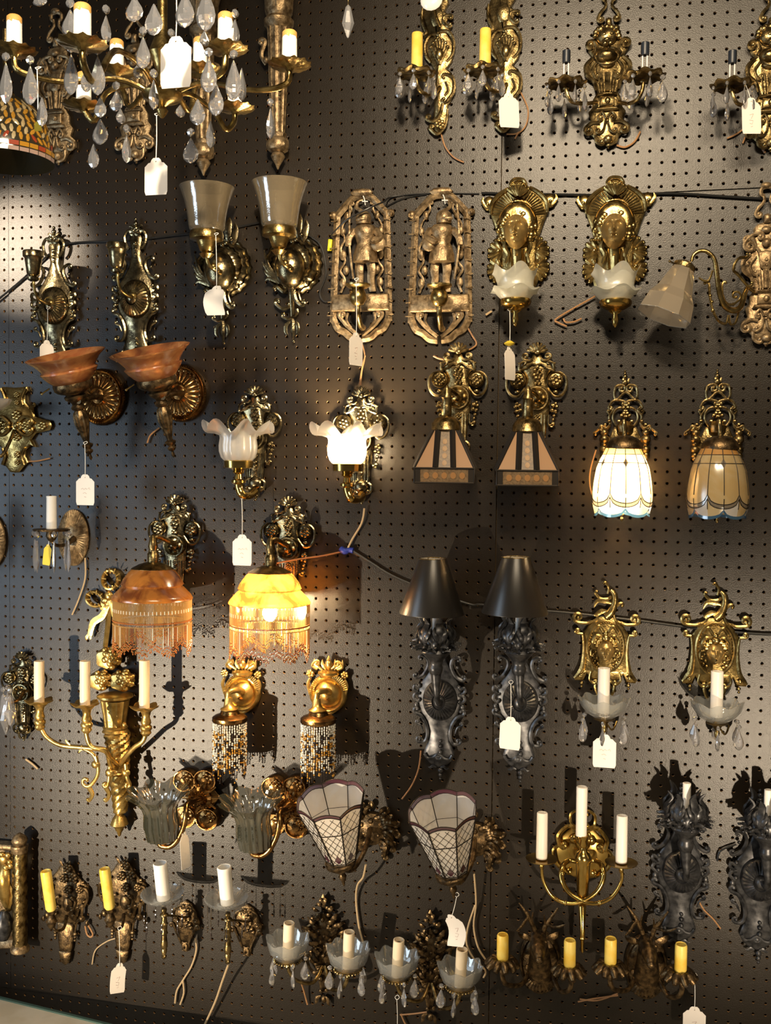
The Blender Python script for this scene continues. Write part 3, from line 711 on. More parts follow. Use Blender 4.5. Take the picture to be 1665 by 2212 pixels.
def prism_sconce(loc, label):
    t = thing('prism_glass_sconce', loc, label, 'wall sconce')
    b0 = lion_plate(t, 'bronze', False)
    b = B(C8, 1595, 1230)
    a = b.new(); a.st([(1480, 1380, 18), (1400, 1330, 30), (1365, 1400, 44), (1320, 1540, 60), (1240, 1590, 74), (1140, 1540, 88), (1080, 1400, 98), (1050, 1200, 106), (1020, 1010, 110), (940, 920, 112), (850, 910, 112), (780, 960, 112), (760, 1030, 112)],
                      [20, 26, 30, 34, 36, 34, 30, 28, 26, 24, 22, 20, 18], 70, n=10); a.obj('arm', 'brass_warm', t)
    s = b.new(); s.st([(1390, 1300, 40), (1290, 1180, 50), (1235, 1120, 52), (1290, 1000, 50), (1380, 985, 40)], [16, 20, 18, 18, 12], 48, c0=(40, .5), c1=(30, .5))
    s.st([(1300, 1470, 60), (1230, 1520, 66), (1150, 1500, 70), (1110, 1400, 74), (1110, 1290, 76)], 14, 66, c0=(60, 1.0), c1=(30, -.4))
    s.st([(1300, 1600, 60), (1260, 1730, 64), (1200, 1740, 68), (1180, 1640, 72)], 14, 66); s.st([(1180, 1650, 80), (1150, 1740, 84), (1060, 1700, 90), (1000, 1580, 96), (970, 1440, 98), (960, 1300, 100)], 15, 90, c1=(40, .4))
    for x, y in ((970, 1420), (1000, 1590), (990, 1490)): s.bl(x, y, 22, out=98)
    s.st([(1000, 1130, 106), (960, 1240, 106), (900, 1250, 106), (840, 1215, 106)], [12, 16, 14, 10], 106)
    s.obj('arm_scrollwork', 'brass_warm', t)
    f = b.new(); q = b.p(680, 1080, 112); k = b.kk(112); dx = Vector((-.36, -.12, -.92)).normalized()
    f.lax(q - dx * 30 * k, dx, [(40 * k, -30 * k), (90 * k, -10 * k), (130 * k, 20 * k), (132 * k, 70 * k), (124 * k, 74 * k)], 20); f.tube([q + Vector((-110 * k, -40 * k, 20 * k)), q + Vector((-165 * k, -50 * k, 45 * k))], 9 * k, 8); f.sph(q + Vector((-172 * k, -50 * k, 48 * k)), 16 * k, 16 * k, 16 * k)
    f.obj('shade_fitter', 'brass_old', t)
    prof = [(122, 20), (150, 90), (225, 330), (290, 440), (330, 640)]
    u = (Vector((1, 0, 0)) - dx * dx.x).normalized(); w = dx.cross(u)
    for j in range(8):
        g = B(); P = []
        for (r, h) in prof:
            for e in (0, 1):
                a_ = 2 * PI * (j + e) / 8 + .25; P.append(q + dx * h * k + (u * math.cos(a_) + w * math.sin(a_)) * r * k)
        g.add(P, [(2 * i, 2 * i + 1, 2 * i + 3, 2 * i + 2) for i in range(len(prof) - 1)]); g.obj('glass_pane', 'glass_prism', t, True)
    e = B(); n_ = []
    for j in range(8): a_ = 2 * PI * j / 8 + .25; n_.append(q + dx * 640 * k + (u * math.cos(a_) + w * math.sin(a_)) * 330 * k)
    e.tube(n_, 5 * k, 6, closed=True); e.obj('glass_rim', 'glass_clear', t)
    return t
prism_sconce(at(C8, 1595, 1230), 'bronze scroll sconce with prism glass shade on an S arm, right edge')

# --- slim rococo plates with one yellow candle
def rococo(loc, label):
    t = thing('rococo_candle_sconce', loc, label, 'wall sconce', 'slim rococo plates with yellow candles')
    b = B(C2, 850, 500)
    b.pl([(850, -80), (900, -70), (915, 20), (880, 80), (925, 110), (900, 160), (930, 200), (900, 240), (945, 300), (955, 380), (935, 450), (895, 500), (935, 530), (950, 600), (955, 680), (920, 750), (905, 780), (915, 850), (890, 930), (840, 985), (800, 960), (800, 900)], 2, 11, 4)
    b.pl([(850, -80), (790, -70), (730, 40), (715, 120), (740, 180), (725, 240), (735, 320), (760, 420), (800, 500), (830, 560), (815, 640), (820, 720), (870, 760), (850, 830), (790, 900), (840, 960), (900, 700), (900, 200)], 2, 10, 4)
    b.st([(925, 110), (880, 120), (875, 160), (905, 195)], 12, 12, c0=(16, -.6), c1=(18, .6)); b.st([(720, 60), (715, 150), (745, 230)], [8, 14, 10], 12, c1=(18, -.6))
    b.st([(850, 230), (915, 235), (950, 310), (940, 400), (900, 450)], [10, 14, 15, 14, 10], 12, c0=(20, .6)); b.st([(830, 250), (775, 260), (735, 330), (745, 410), (780, 460)], [8, 12, 13, 12, 9], 12, c0=(20, -.6))
    for i in range(7):
        a = math.radians(30 + i * 20); b.st([(845, 470), (845 + 70 * math.cos(a), 400 - 110 * math.sin(a))], [16, 11], 14, sub=1, ball=0); b.bl(845 + 70 * math.cos(a), 400 - 110 * math.sin(a), 15, out=14)
    b.bl(845, 400, 34, 50, out=16); b.st([(890, 545), (945, 570), (950, 670), (900, 745)], [8, 14, 15, 10], 12, c0=(20, .6), c1=(24, -.7)); b.st([(890, 600), (910, 660), (885, 700)], 10, 13)
    b.st([(870, 760), (850, 840), (800, 890), (760, 880)], [14, 16, 14, 10], 12, c1=(20, -.9)); b.st([(905, 800), (890, 920), (830, 985), (780, 950)], [8, 13, 14, 10], 12, c1=(18, -.8)); b.ros(850, 910, 40, 14)
    b.pl([(790, 60), (850, 50), (875, 90), (860, 180), (800, 190), (770, 120)], 8, 15, 4)
    b.obj('backplate', 'brass_old', t)
    q, k = candle_arm(t, b, [(850, 640, 14), (800, 690, 40), (720, 680, 78), (680, 620, 92), (678, 570, 92)], 672, 560, 148, 'brass_old', 92, drops=7, dr=.9)
    c = b.new(); c.la(680, [(46, 540), (44, 520), (42, 250), (38, 243), (30, 243), (30, 300)], 92, 18, cap1=False); c.obj('candle', 'candle_yellow', t)
    return t
r1 = rococo(at(C2, 850, 500), 'rococo plate with yellow candle, white knob above it')
dup(r1, at(C2, 1335, 475), 'rococo plate with yellow candle and white tag below its crystals')

# ================================================================ middle rows
# --- grape and shell backplate shared by nine lamps
def grape_plate(t, m, tail=True):
    b = B(D3, 540, 620)
    b.pl([(540, 190), (575, 200), (590, 260), (650, 280), (690, 330), (650, 380), (625, 430), (640, 520), (660, 620), (655, 720), (640, 800), (625, 900), (615, 1010), (605, 1080), (590, 1150), (540, 1190)], 2, 13, 5, m=1)
    b.st([(575, 240), (600, 260), (640, 255)], [10, 14, 12], 16, c1=(34, 1.1), m=1)
    b.st([(600, 320), (650, 340), (695, 350), (690, 290), (660, 270)], [8, 13, 14, 12, 8], 15, c1=(18, .6), m=1); b.bl(705, 285, 12, out=14, m=1)
    b.st([(540, 300), (580, 290), (620, 320)], 12, 18, c0=(14, .5), m=1)
    for (x, y) in ((540, 320), (515, 350), (565, 350), (540, 385), (508, 395), (572, 395), (525, 425), (555, 425), (540, 460), (520, 480), (560, 480)): b.bl(x, y, 21, out=20, n=6, h=4)
    b.st([(640, 520), (700, 600), (770, 590), (812, 520), (812, 430), (760, 375), (700, 375)], [9, 13, 14, 13, 13, 11, 8], 14, m=1)
    b.bl(715, 560, 30, 22, out=10, m=1)
    for (x, y, r) in ((690, 690, 24), (715, 670, 18), (725, 700, 20), (680, 735, 22), (715, 745, 22), (700, 790, 20), (690, 825, 16), (690, 865, 24), (660, 880, 18)): b.bl(x, y, r, out=12, m=1, n=6, h=4)
    b.st([(650, 780), (645, 850), (660, 890), (690, 895)], 9, 12, m=1)
    for x in (575, 605): b.st([(x + 8, 780), (x, 1040)], 8, 17, m=1, sub=1, ball=0)
    b.ros(540, 800, 36, 16); b.bell_bar(540, 850, 1010, 24, 15, 4)
    if tail:
        b.bl(540, 1085, 76, 70, out=16, ro=44, n=12, h=7); b.st([(590, 1040), (640, 1080), (625, 1140), (580, 1160)], 15, 14, c0=(20, .6), m=1)
        b.st([(575, 1150), (570, 1200), (545, 1235)], 15, 12, c0=(22, -.8), m=1); b.bl(540, 1215, 24, out=14); b.bl(540, 1250, 15, out=12); b.bl(600, 1130, 18, out=16, m=1)
    bp = b.obj('backplate', m, t)
    s = b.new(); s.fan(540, 190, 92, 20, 160, 7, 16, .17); s.bl(540, 180, 30, 24, out=22); s.bl(475, 165, 20, out=16, m=1); s.obj('shell_crest', m, bp)
    for sx in (-1, 1):
        r = b.new(); x = 540 + sx * 178; r.ov(x, 450, 78, 84, [(1, 6), (1, 16), (.9, 20), (.8, 14), (.2, 16)], 20); r.ros(x, 450, 62, 20, 6); r.obj('flower_medallion', m, bp)
    d = b.new(); d.ov(540, 625, 118, 122, [(1, 10), (1, 20), (.93, 26), (.82, 26), (.6, 18), (.45, 20), (.38, 28), (.15, 32), (.02, 33)], 32, (24, 1.2, (4, 5))); d.obj('center_dish', m, bp)
    return b

def pyramid_sconce(loc, label):
    t = thing('pyramid_shade_sconce', loc, label, 'wall sconce', 'grape plate sconces with pyramid shades')
    b = grape_plate(t, 'brass_old'); o = 95
    a = b.new(); a.st([(540, 625, 30), (530, 600, 60), (470, 555, 86), (432, 560, o), (428, 620, o)], [22, 18, 20, 26, 34], 70, n=10)
    a.la(424, [(48, 800), (54, 790), (50, 700), (46, 640), (54, 625), (44, 600), (34, 540), (8, 500)], o, 14); a.obj('arm', 'brass_old', t)
    f = b.new(); f.la(420, [(150, 942), (146, 935), (142, 880), (110, 830), (76, 815), (50, 800), (4, 795)], o, 24); f.obj('shade_cap', 'brass_old', t)
    # four sided shade: three panes a side, a lattice border below
    q = b.p(415, 950, o); k = b.kk(o); H1, H2 = 365 * k, 140 * k; w0, w1 = 112 * k, 285 * k; rot = .14
    def cor(h): return w0 + (w1 - w0) * min(1, h / H1)
    def pt(s_, u, h, lift=0):
        w = cor(h) + lift; a_ = s_ * PI / 2 + rot
        x, y = u * cor(h), -w
        return Vector((q.x + x * math.cos(a_) - y * math.sin(a_), q.y + x * math.sin(a_) + y * math.cos(a_), q.z - h))
    for s_ in range(4):
        for (u0, u1, mm) in ((-1, -.36, 'pane_peach'), (-.36, .36, 'pane_fret'), (.36, 1, 'pane_peach')):
            e0, e1 = u0 * w1 / cor(0), u1 * w1 / cor(0)
            if mm == 'pane_fret': P = [pt(s_, -.62, 0), pt(s_, .62, 0), pt(s_, .27, H1), pt(s_, -.27, H1)]
            elif u0 < 0: P = [pt(s_, -.98, 0), pt(s_, -.62, 0), pt(s_, -.34, H1), pt(s_, -1, H1)]
            else: P = [pt(s_, .62, 0), pt(s_, .98, 0), pt(s_, 1, H1), pt(s_, .34, H1)]
            g = B(); g.add(P, [(0, 1, 2, 3)]); g.obj('glass_pane', mm, t, True)
        g = B(); g.add([pt(s_, -.85, H1), pt(s_, .85, H1), pt(s_, .85, H1 + H2), pt(s_, -.85, H1 + H2)], [(0, 1, 2, 3)]); g.obj('border_pane', 'pane_fret', t, True)
        l = B()
        for (ua, ub) in ((-.62, -.30), (.62, .30)): l.tube([pt(s_, ua, 0, 1), pt(s_, ub, H1, 1)], 6.5, 4, .6)
        l.tube([pt(s_, -1, 0), pt(s_, -1, H1), pt(s_, -1, H1 + H2)], 2.2, 6); l.tube([pt(s_, -1, H1, 1), pt(s_, 1, H1, 1)], 2.2, 6); l.tube([pt(s_, -1, H1 + H2), pt(s_, 1, H1 + H2)], 2.2, 6)
        for sg in (-1, 1): P = [pt(s_, sg, H1, 1), pt(s_, sg * .80, H1, 1), pt(s_, sg * .80, H1 + H2, 1), pt(s_, sg, H1 + H2, 1)]; l.add(P, [(0, 1, 2, 3)])
        for i in range(5):                         # pierced ovals of the border and of the middle strip
            c_ = -.6 + i * .3; h_ = H1 * (.1 + .19 * i)
            d_ = B(); d_.add([pt(s_, c_ + .095 * math.cos(j * PI / 6), H1 + H2 / 2 - 7 * math.sin(j * PI / 6), .9) for j in range(12)], [tuple(range(12))]); d_.obj('oval_pane', 'pane_peach', t, True)
            if i: d_ = B(); d_.add([pt(s_, .10 * math.cos(j * PI / 6) * w1 / cor(h_) * .8, h_ - 6 * math.sin(j * PI / 6), .9) for j in range(12)], [tuple(range(12))]); d_.obj('oval_pane', 'pane_tan', t, True)
        l.obj('metal_fretwork', 'lead', t)
    return t
p1_ = pyramid_sconce(at(D3, 540, 620), 'pyramid shade sconce on the left of its pair, below a knight plaque')
dup(p1_, at(D3, 1300, 630), 'pyramid shade sconce on the right of its pair, beside the curled tag')

def ruffled_sconce(loc, label):
    t = thing('ruffled_glass_sconce', loc, label, 'wall sconce', 'grape plate sconces with ruffled glass')
    grape_plate(t, 'pewter_brass'); b = B(D2, 478, 520); o = 84
    a = b.new(); a.st([(460, 975, 30), (420, 1010, 56), (360, 1000, o), (335, 950, o), (330, 900, o)], [40, 34, 36, 36, 40], 60, n=10)
    a.la(328, [(40, 915), (62, 900), (60, 880), (36, 870), (30, 830), (50, 815), (44, 800), (70, 785), (122, 775), (126, 720), (118, 712)], o, 24); a.obj('arm', 'brass_bright', t)
    g = b.new()
    def ruf(i, tt, r, h):
        w = (0, 0, 0, 0, 0, .3, .7, 1)[min(i, 7)]; f = .03 * math.cos(12 * tt) if i < 5 else 0
        return r * (1 + f + .09 * w * math.cos(7 * tt + 2)), h + 15 * w * math.cos(7 * tt + .6)
    g.la(326, [(118, 715), (142, 690), (158, 640), (160, 590), (152, 530), (165, 490), (225, 450), (288, 430)], o, 84, ruf, cap0=False, cap1=False); g.obj('ruffled_shade', 'glass_frost', t)
    return t, b, o
u1, ub, uo = ruffled_sconce(at(D2, 478, 520), 'unlit ruffled glass sconce with a price tag below')
u2 = dup(u1, at(D2, 1362, 540), 'lit ruffled glass sconce glowing white in the middle')
def bulb(parent, loc, r=15, m='bulb_lit'):
    b = B(); b.sph((0, 0, 0), r, r, r * 1.2, 0, 10, 7); return put(mesh_only(b, m, False), 'bulb', parent, loc)
bulb(u2, ub.p(326, 610, uo), 14, 'bulb_hot')

def fringe(b, q, r, h, n, seed, base):
    """strands of tiny beads around a rim: bugles, small rounds and drop ends, three colours"""
    rn = random.Random(seed); M_ = {'bead_white': B(), 'bead_gold': B(), 'bead_red': B()}
    T = lambda mb, x, y, z0, z1, w: mb.tube([(x, y, z0), (x, y, z1)], w, 4, caps=False)
    for i in range(n):
        a = 2 * PI * i / n; x, y = q.x + r * math.cos(a), q.y + r * math.sin(a); L = h * (.92 + .08 * math.cos(9 * a)) ; z = q.z
        T(M_['bead_gold'], x, y, z, z - h * .14, .8); T(M_['bead_white' if i % 3 == 0 else 'bead_gold'], x, y, z - h * .14, z - h * .20, 1.0)
        T(M_['bead_gold'], x, y, z - h * .20, z - h * .34, .9); M_['bead_red'].sph((x, y, z - h * .36), 1.7, 1.7, 2.2, 0, 5, 3); M_['bead_gold'].sph((x, y, z - h * .42), 1.4, 1.4, 1.8, 0, 5, 3)
        e = rn.uniform(.72, .86); T(M_[rn.choice(('bead_gold', 'bead_gold', 'bead_red', 'bead_white' if i % 4 == 0 else 'bead_gold'))], x, y, z - h * .42, z - L * e, .7)
        M_['bead_red'].sph((x, y, z - L * (e + .04)), 1.7, 1.7, 2.4, 0, 5, 3); M_['bead_gold'].sph((x, y, z - L * (e + .09)), 1.4, 1.4, 1.6, 0, 5, 3); M_['bead_red'].sph((x, y, z - L * (e + .13)), 1.6, 1.6, 3.2, 0, 5, 3)
    return M_
def dome_sconce(loc, label):
    t = thing('bead_fringe_sconce', loc, label, 'wall sconce', 'grape plate sconces with fringed amber domes')
    grape_plate(t, 'pewter_brass', True); b = B(D6, 700, 500); o = 118
    a = b.new(); a.st([(700, 500, 30), (670, 480, 70), (590, 440, 104), (550, 450, o), (548, 500, o)], [24, 22, 22, 26, 28], 80, n=10)
    a.la(545, [(46, 655), (48, 580), (40, 570), (34, 545), (42, 520), (36, 490), (28, 440), (8, 415)], o, 14); a.obj('arm', 'brass_old', t)
    c = b.new(); c.la(540, [(172, 712), (176, 704), (150, 690), (110, 668), (60, 652), (4, 648)], o, 28, lambda i, tt, r, h: (r * (1 + .02 * math.cos(30 * tt)), h)); c.obj('shade_cap', 'brass_old', t)
    g = b.new(); g.la(540, [(170, 706), (196, 730), (240, 790), (262, 835), (250, 850), (266, 865), (318, 920), (338, 950), (336, 962), (318, 962)], o, 48, cap0=False, cap1=False); g.obj('alabaster_dome', 'alabaster_amber', t)
    q = b.p(540, 962, o); k = b.kk(o); F = fringe(b, q, 326 * k, 470 * k, 190, 4, None)
    for m_, mb in F.items(): mb.obj('bead_fringe', m_, t, kind='stuff')
    return t, b, o
d1, db, do_ = dome_sconce(at(D6, 700, 500), 'lit amber dome sconce with glowing bead fringe')
d2 = dup(d1, at(D5, 1412, 465), 'unlit amber dome sconce with bead fringe beside the gilt bow')
bulb(d1, db.p(540, 1035, do_), 17, 'bulb_dome')
# the grape plate lamp at the left edge carries only crystals
def edge_grape(loc, label):
    t = thing('grape_plate_sconce', loc, label, 'wall sconce'); grape_plate(t, 'pewter_brass'); b = B(E1, 215, 520)
    a = b.new(); a.st([(215, 520, 30), (180, 600, 60), (110, 640, 80), (20, 760, 90)], [18, 16, 15, 14], 60, n=8); a.obj('arm', 'copper_brass', t)
    for (x, y) in ((70, 450), (25, 470), (60, 560), (95, 480)):
        q = b.p(x, y, 84); drop(t, q.x, q.y, q.z, 1.7, KITE)
    return t
e1_ = edge_grape(at(E1, 215, 520), 'small grape plate with clear crystals at the left edge')
e1_.scale = (.86, 1, .84)

# --- reddish stone bowls on round fan plates
def bowl_sconce(loc, label):
    t = thing('stone_bowl_sconce', loc, label, 'wall sconce', 'reddish stone bowl sconces')
    b = B(D1, 1425, 470)
    b.ov(1425, 470, 192, 226, [(1, 2), (1, 8), (.95, 14), (.9, 10), (.86, 13), (.84, 18), (.80, 14), (.74, 13), (.36, 22), (.30, 30), (.24, 26), (.1, 30)], 72, (24, 2.4, (6, 7)))
    q = b.p(1425, 470, 10)
    for rr, n, s_ in ((.925, 64, 4.2), (.70, 24, 7), (.50, 24, 5)):
        for i in range(n):
            a = 2 * PI * i / n; b.sph((q.x + 192 * rr * b.k * 1.13 * math.cos(a), -15, q.z + 226 * rr * b.k * math.sin(a)), s_ * b.k * 1.2, 2.4, s_ * b.k * 1.2, 0, 5, 3)
    b.obj('fan_plate', 'copper_brass', t)
    o = 140; k = b.kk(o); d = Vector((-.11, -.30, 1)).normalized(); q0 = b.p(1222, 360, o)
    a = b.new(); a.st([(1425, 470, 26), (1360, 470, 80), (1270, 500, o)], [26, 22, 22], 80, n=10); a.obj('arm', 'bronze_dark', t)
    ky = B(); ky.tube([q0 + Vector((-120 * k, -40, -50 * k)), q0 + Vector((-180 * k, -42, -90 * k))], 1.8, 6); ky.sph(q0 + Vector((-184 * k, -42, -93 * k)), 3.2, 2, 3.2); ky.obj('thumb_screw', 'brass_warm', t)
    s = B(); s.lax(q0, d, [(r * k, h * k) for r, h in ((4, -640), (14, -625), (10, -590), (30, -575), (34, -560), (18, -545), (42, -525), (46, -510), (22, -495), (22, -480), (56, -330), (58, -280), (48, -240), (36, -220), (54, -205), (56, -190), (40, -170), (48, -150), (86, -120), (90, -100), (70, -85), (130, -60), (152, -40), (158, -10), (154, 14), (140, 16))], 28,
                  lambda i, tt, r, h: (r * (1 + (.09 * math.cos(10 * tt) if 9 <= i <= 12 else 0)), h)); s.obj('turned_stem', 'bronze_dark', t)
    g = B(); g.lax(q0, d, [(r * k, h * k) for r, h in ((120, 5), (150, 12), (178, 40), (212, 80), (230, 110), (214, 124), (222, 140), (262, 190), (308, 225), (316, 236), (306, 238), (256, 204), (206, 146), (170, 60), (100, 26), (2, 20))], 56); g.obj('stone_bowl', 'alabaster_red', t)
    return t
b1 = bowl_sconce(at(D1, 1425, 470), 'reddish stone bowl sconce on the right of its pair')
dup(b1, at(D1, 800, 500), 'reddish stone bowl sconce on the left, price tag on its stem')

# --- ornate cross sconce at the left edge
def cross_sconce(loc, label):
    t = thing('ornate_cross_sconce', loc, label, 'wall sconce'); b = B(D1, 130, 720)
    b.pl([(130, 425), (165, 420), (205, 415), (215, 450), (185, 480), (190, 540), (225, 580), (265, 560), (255, 600), (270, 650), (330, 670), (385, 680), (400, 720), (385, 755), (330, 770), (275, 780), (240, 830), (270, 890), (230, 880), (195, 910), (190, 960), (215, 1010), (180, 1040), (145, 1085), (130, 1090)], 2, 12, 5, m=1)
    for (x, y, r) in ((130, 640, 44), (200, 720, 40), (130, 810, 38), (330, 722, 40), (130, 480, 26), (130, 540, 24), (130, 950, 30), (130, 1010, 26)): b.ros(x, y, r, 15, m=(x != 130))
    b.st([(140, 690), (190, 650), (240, 670)], 14, 17, c0=(24, .8), c1=(26, -.9), m=1); b.st([(140, 760), (190, 800), (240, 780)], 14, 17, c0=(24, -.8), c1=(26, .9), m=1)
    b.st([(200, 430), (170, 500), (180, 560)], 12, 15, m=1); b.st([(190, 900), (170, 960), (190, 1030)], 12, 15, m=1); b.st([(230, 575), (265, 570)], 10, 12, c1=(12, .6), m=1); b.bl(130, 722, 30, out=18)
    b.obj('cross_plate', 'brass_warm', t)
    a = b.new(); a.st([(110, 760, 16), (70, 860, 60), (10, 960, 90), (-60, 940, 100)], [14, 15, 15, 14], 60, n=8); a.obj('arm', 'brass_old', t)
    return t
cross_sconce(at(D1, 130, 720), 'ornate gilt cross shaped plate near the left edge')
bx = thing('glass_drip_dish', W(2, 876, 100), 'clear glass dish edge poking in at the left, above the cross plate', 'glass dish')
g_ = B(); g_.lax((-26, 0, 0), (0, 0, 1), [(8, -14), (26, -10), (40, 4), (46, 16)], 24, lambda i, tt, r, h: (r * (1 + .06 * math.cos(8 * tt) * (i > 1)), h), cap1=False); g_.obj('dish', 'glass_frost', bx)
g_ = B(); g_.lax((-26, 0, 0), (0, 0, 1), [(6, -40), (9, -28), (5, -16), (9, -12)], 12); g_.obj('stem', 'brass_old', bx)

# --- stained glass tulips on open scroll plates
def tulip_sconce(loc, label):
    t = thing('tulip_glass_sconce', loc, label, 'wall sconce', 'open scroll sconces with stained glass tulips'); b = B(D4, 1197, 560); o = 95
    for y, r in ((80, 11), (100, 14), (128, 22), (175, 28)): b.bl(1200, y, r, out=10)
    b.leaf([(1200, 190), (1225, 175), (1235, 150), (1240, 140)], 12, 10, m=1)
    b.st([(1200, 260), (1235, 280), (1290, 330), (1312, 280), (1300, 215), (1260, 200)], 12, 12, c1=(36, 1.1), m=1)
    b.st([(1225, 345), (1290, 330), (1330, 350), (1355, 390)], 12, 12, c0=(20, .8), c1=(18, -.7), m=1)
    b.st([(1200, 420), (1250, 400), (1300, 430), (1315, 500), (1270, 570), (1215, 590)], 11, 12, c0=(16, .6), c1=(20, -.8), m=1)
    b.st([(1320, 430), (1350, 480), (1340, 540), (1370, 580), (1420, 560), (1440, 590), (1480, 620)], 11, 12, c0=(16, -.6), c1=(14, -.8), m=1)
    b.st([(1350, 460), (1365, 440)], 9, 10, c1=(12, .6), m=1); b.st([(1340, 560), (1385, 610), (1420, 600)], 10, 12, c1=(20, 1), m=1)
    for (x, y) in ((1200, 380), (1225, 400), (1200, 430), (1220, 450), (1200, 480), (1240, 470), (1260, 520), (1350, 520), (1385, 550)): b.bl(x, y, 19, out=14, m=1, n=6, h=4)
    b.la(1197, [(40, 640), (70, 620), (80, 560), (40, 520)], 10, 14)
    for y, r in ((620, 34), (680, 44), (720, 30), (770, 40), (820, 32), (850, 24)): b.bl(1388, y, r, out=14, m=1)
    b.pl([(1197, 560), (1300, 570), (1330, 640), (1370, 700), (1365, 850), (1330, 900), (1197, 900)], 2, 8, 3, m=1)
    b.obj('scroll_plate', 'brass_old', t)
    a = b.new(); a.st([(1200, 560, 14), (1205, 530, 60), (1220, 520, o), (1225, 600, o), (1225, 660, o)], [20, 18, 18, 20, 26], 60, n=10); a.bl(1220, 520, 20, out=o); a.obj('arm', 'brass_old', t)
    c = b.new(); c.la(1225, [(158, 768), (160, 750), (150, 710), (112, 670), (60, 650), (4, 645)], o, 28); c.obj('shade_cap', 'bronze_dark', t)
    q = b.p(1212, 760, o); k = b.kk(o); n = 12
    pr = [(150, 0), (170, 40), (200, 100), (205, 110), (232, 180), (252, 300), (264, 420), (258, 500), (240, 570)]
    def R_(h):
        for (r0, h0), (r1, h1) in zip(pr, pr[1:]):
            if h <= h1: return r0 + (r1 - r0) * (h - h0) / (h1 - h0)
        return pr[-1][0]
    def P_(u, h, l=0): a_ = 2 * PI * u / n + .12; r = (R_(h) + l) * k; return Vector((q.x + r * math.sin(a_), q.y - r * math.cos(a_), q.z - h * k))
    def sc(u): return 1 - abs(((u + 1) % 2) - 1)          # 0 at the ribs between petals, 1 at the petal middle
    def edge(u): return 395 + 85 * math.sqrt(max(0, 1 - (1 - sc(u)) ** 2))
    def edge2(u): return 520 + 60 * math.sqrt(max(0, 1 - (1 - sc(u + 1)) ** 2))
    def strip(j, fa, fb, mm, nm, S=4, V=5):
        g = B(); vs = [P_(j + i / S, fa(j + i / S) + (fb(j + i / S) - fa(j + i / S)) * v / V) for v in range(V + 1) for i in range(S + 1)]
        g.add(vs, [(v * (S + 1) + i, v * (S + 1) + i + 1, (v + 1) * (S + 1) + i + 1, (v + 1) * (S + 1) + i) for v in range(V) for i in range(S)]); g.obj(nm, mm, t)
    for j in range(n):
        strip(j, lambda u: 0, lambda u: 55, 'pane_amber', 'glass_pane'); strip(j, lambda u: 55, lambda u: 130, 'pane_cream', 'glass_pane')
        strip(j, lambda u: 130, edge, 'pane_cream', 'glass_pane', 5, 6); strip(j, edge, lambda u: edge(u) + 34, 'pane_gray', 'border_pane'); strip(j, lambda u: edge(u) + 34, lambda u: max(edge(u) + 36, edge2(u)), 'pane_cream' if j % 2 else 'pane_white', 'skirt_pane'); strip(j, lambda u: max(edge(u) + 36, edge2(u)), lambda u: max(edge(u) + 36, edge2(u)) + 26, 'pane_blue', 'border_pane', 4, 1)
    l = B()
    for j in range(n): l.tube([P_(j, h, .5) for h in range(0, 401, 40)], 1.0, 5); l.tube([P_(j, h, .5) for h in range(430, 541, 30)], .9, 4)
    for h in (55, 130): l.tube([P_(i / 3, h, .5) for i in range(36)], .9, 5, closed=True)
    for f_ in (edge, lambda u: edge(u) + 34): l.tube([P_(i / 5, f_(i / 5), .5) for i in range(60)], 1.0, 5, closed=True)
    l.obj('lead_cames', 'lead', t)
    for j in range(0, n, 2):
        g = B(); g.add([P_(j, 85, 1.6), P_(j + .2, 128, 1.6), P_(j, 172, 1.6), P_(j - .2, 128, 1.6)], [(0, 1, 2, 3)]); g.obj('diamond_pane', 'pane_gray', t, True)
    f = B(); z = q.z - 640 * k; f.tube([(q.x, q.y, q.z - 500 * k), (q.x, q.y, z)], 2, 6); f.sph((q.x, q.y, z + 12), 5, 5, 5); f.sph((q.x, q.y, z + 3), 3.5, 3.5, 5); f.obj('finial', 'brass_warm', t)
    return t, b, o
tl, tb, to = tulip_sconce(at(D4, 1197, 560), 'unlit stained glass tulip sconce near the right edge')
tl2 = dup(tl, at(D4, 402, 560), 'lit stained glass tulip sconce glowing cream')
bulb(tl2, tb.p(1212, 1010, to), 16)

# --- oval ribbed plates with prisms
def prism_candle(loc, label):
    t = thing('oval_prism_sconce', loc, label, 'wall sconce', 'oval ribbed plates with prisms'); b = B(D5, 590, 412); o = 102
    b.ov(590, 412, 122, 225, [(1, 2), (1, 6), (.96, 8), (.5, 14), (.3, 16), (.1, 18)], 96, (48, .9, (1, 2, 3))); b.obj('oval_plate', 'bronze', t)
    a = b.new(); a.st([(590, 420, 16), (520, 470, 60), (440, 470, 96), (415, 420, o), (413, 360, o)], [26, 16, 14, 14, 18], 60, n=8); a.la(412, [(10, 450), (30, 430), (46, 400), (40, 370), (44, 355)], o, 14); a.obj('arm', 'bronze_dark', t)
    c = b.new(); c.la(412, [(44, 352), (42, 345), (40, 100), (42, 80), (34, 78), (32, 120)], o, 18, cap1=False); c.obj('candle', 'candle_drip', t)
    q = b.p(412, 352, o); k = b.kk(o)
    d = B(); d.lax(q, (0, 0, 1), [(20 * k, 0), (140 * k, -2), (146 * k, 2), (140 * k, 3), (20 * k, 4)], 28); d.obj('drip_pan', 'bronze_dark', t)
    for i in range(6):
        an = 2 * PI * i / 6 + .15; x, y = q.x + 138 * k * math.cos(an), q.y + 138 * k * math.sin(an)
        put(BEAD, 'crystal_bead', t, (x, y, q.z - 8), (0, 0, an), 1.7); put(PRISM, 'glass_prism', t, (x, y, q.z - 22), (0, 0, an), 1.05)
    return t
pc = prism_candle(at(D5, 590, 412), 'oval ribbed sconce with candle, glass prisms and a yellow tag')
dup(pc, at(D5, -70, 440), 'oval ribbed plate cut off by the left edge')

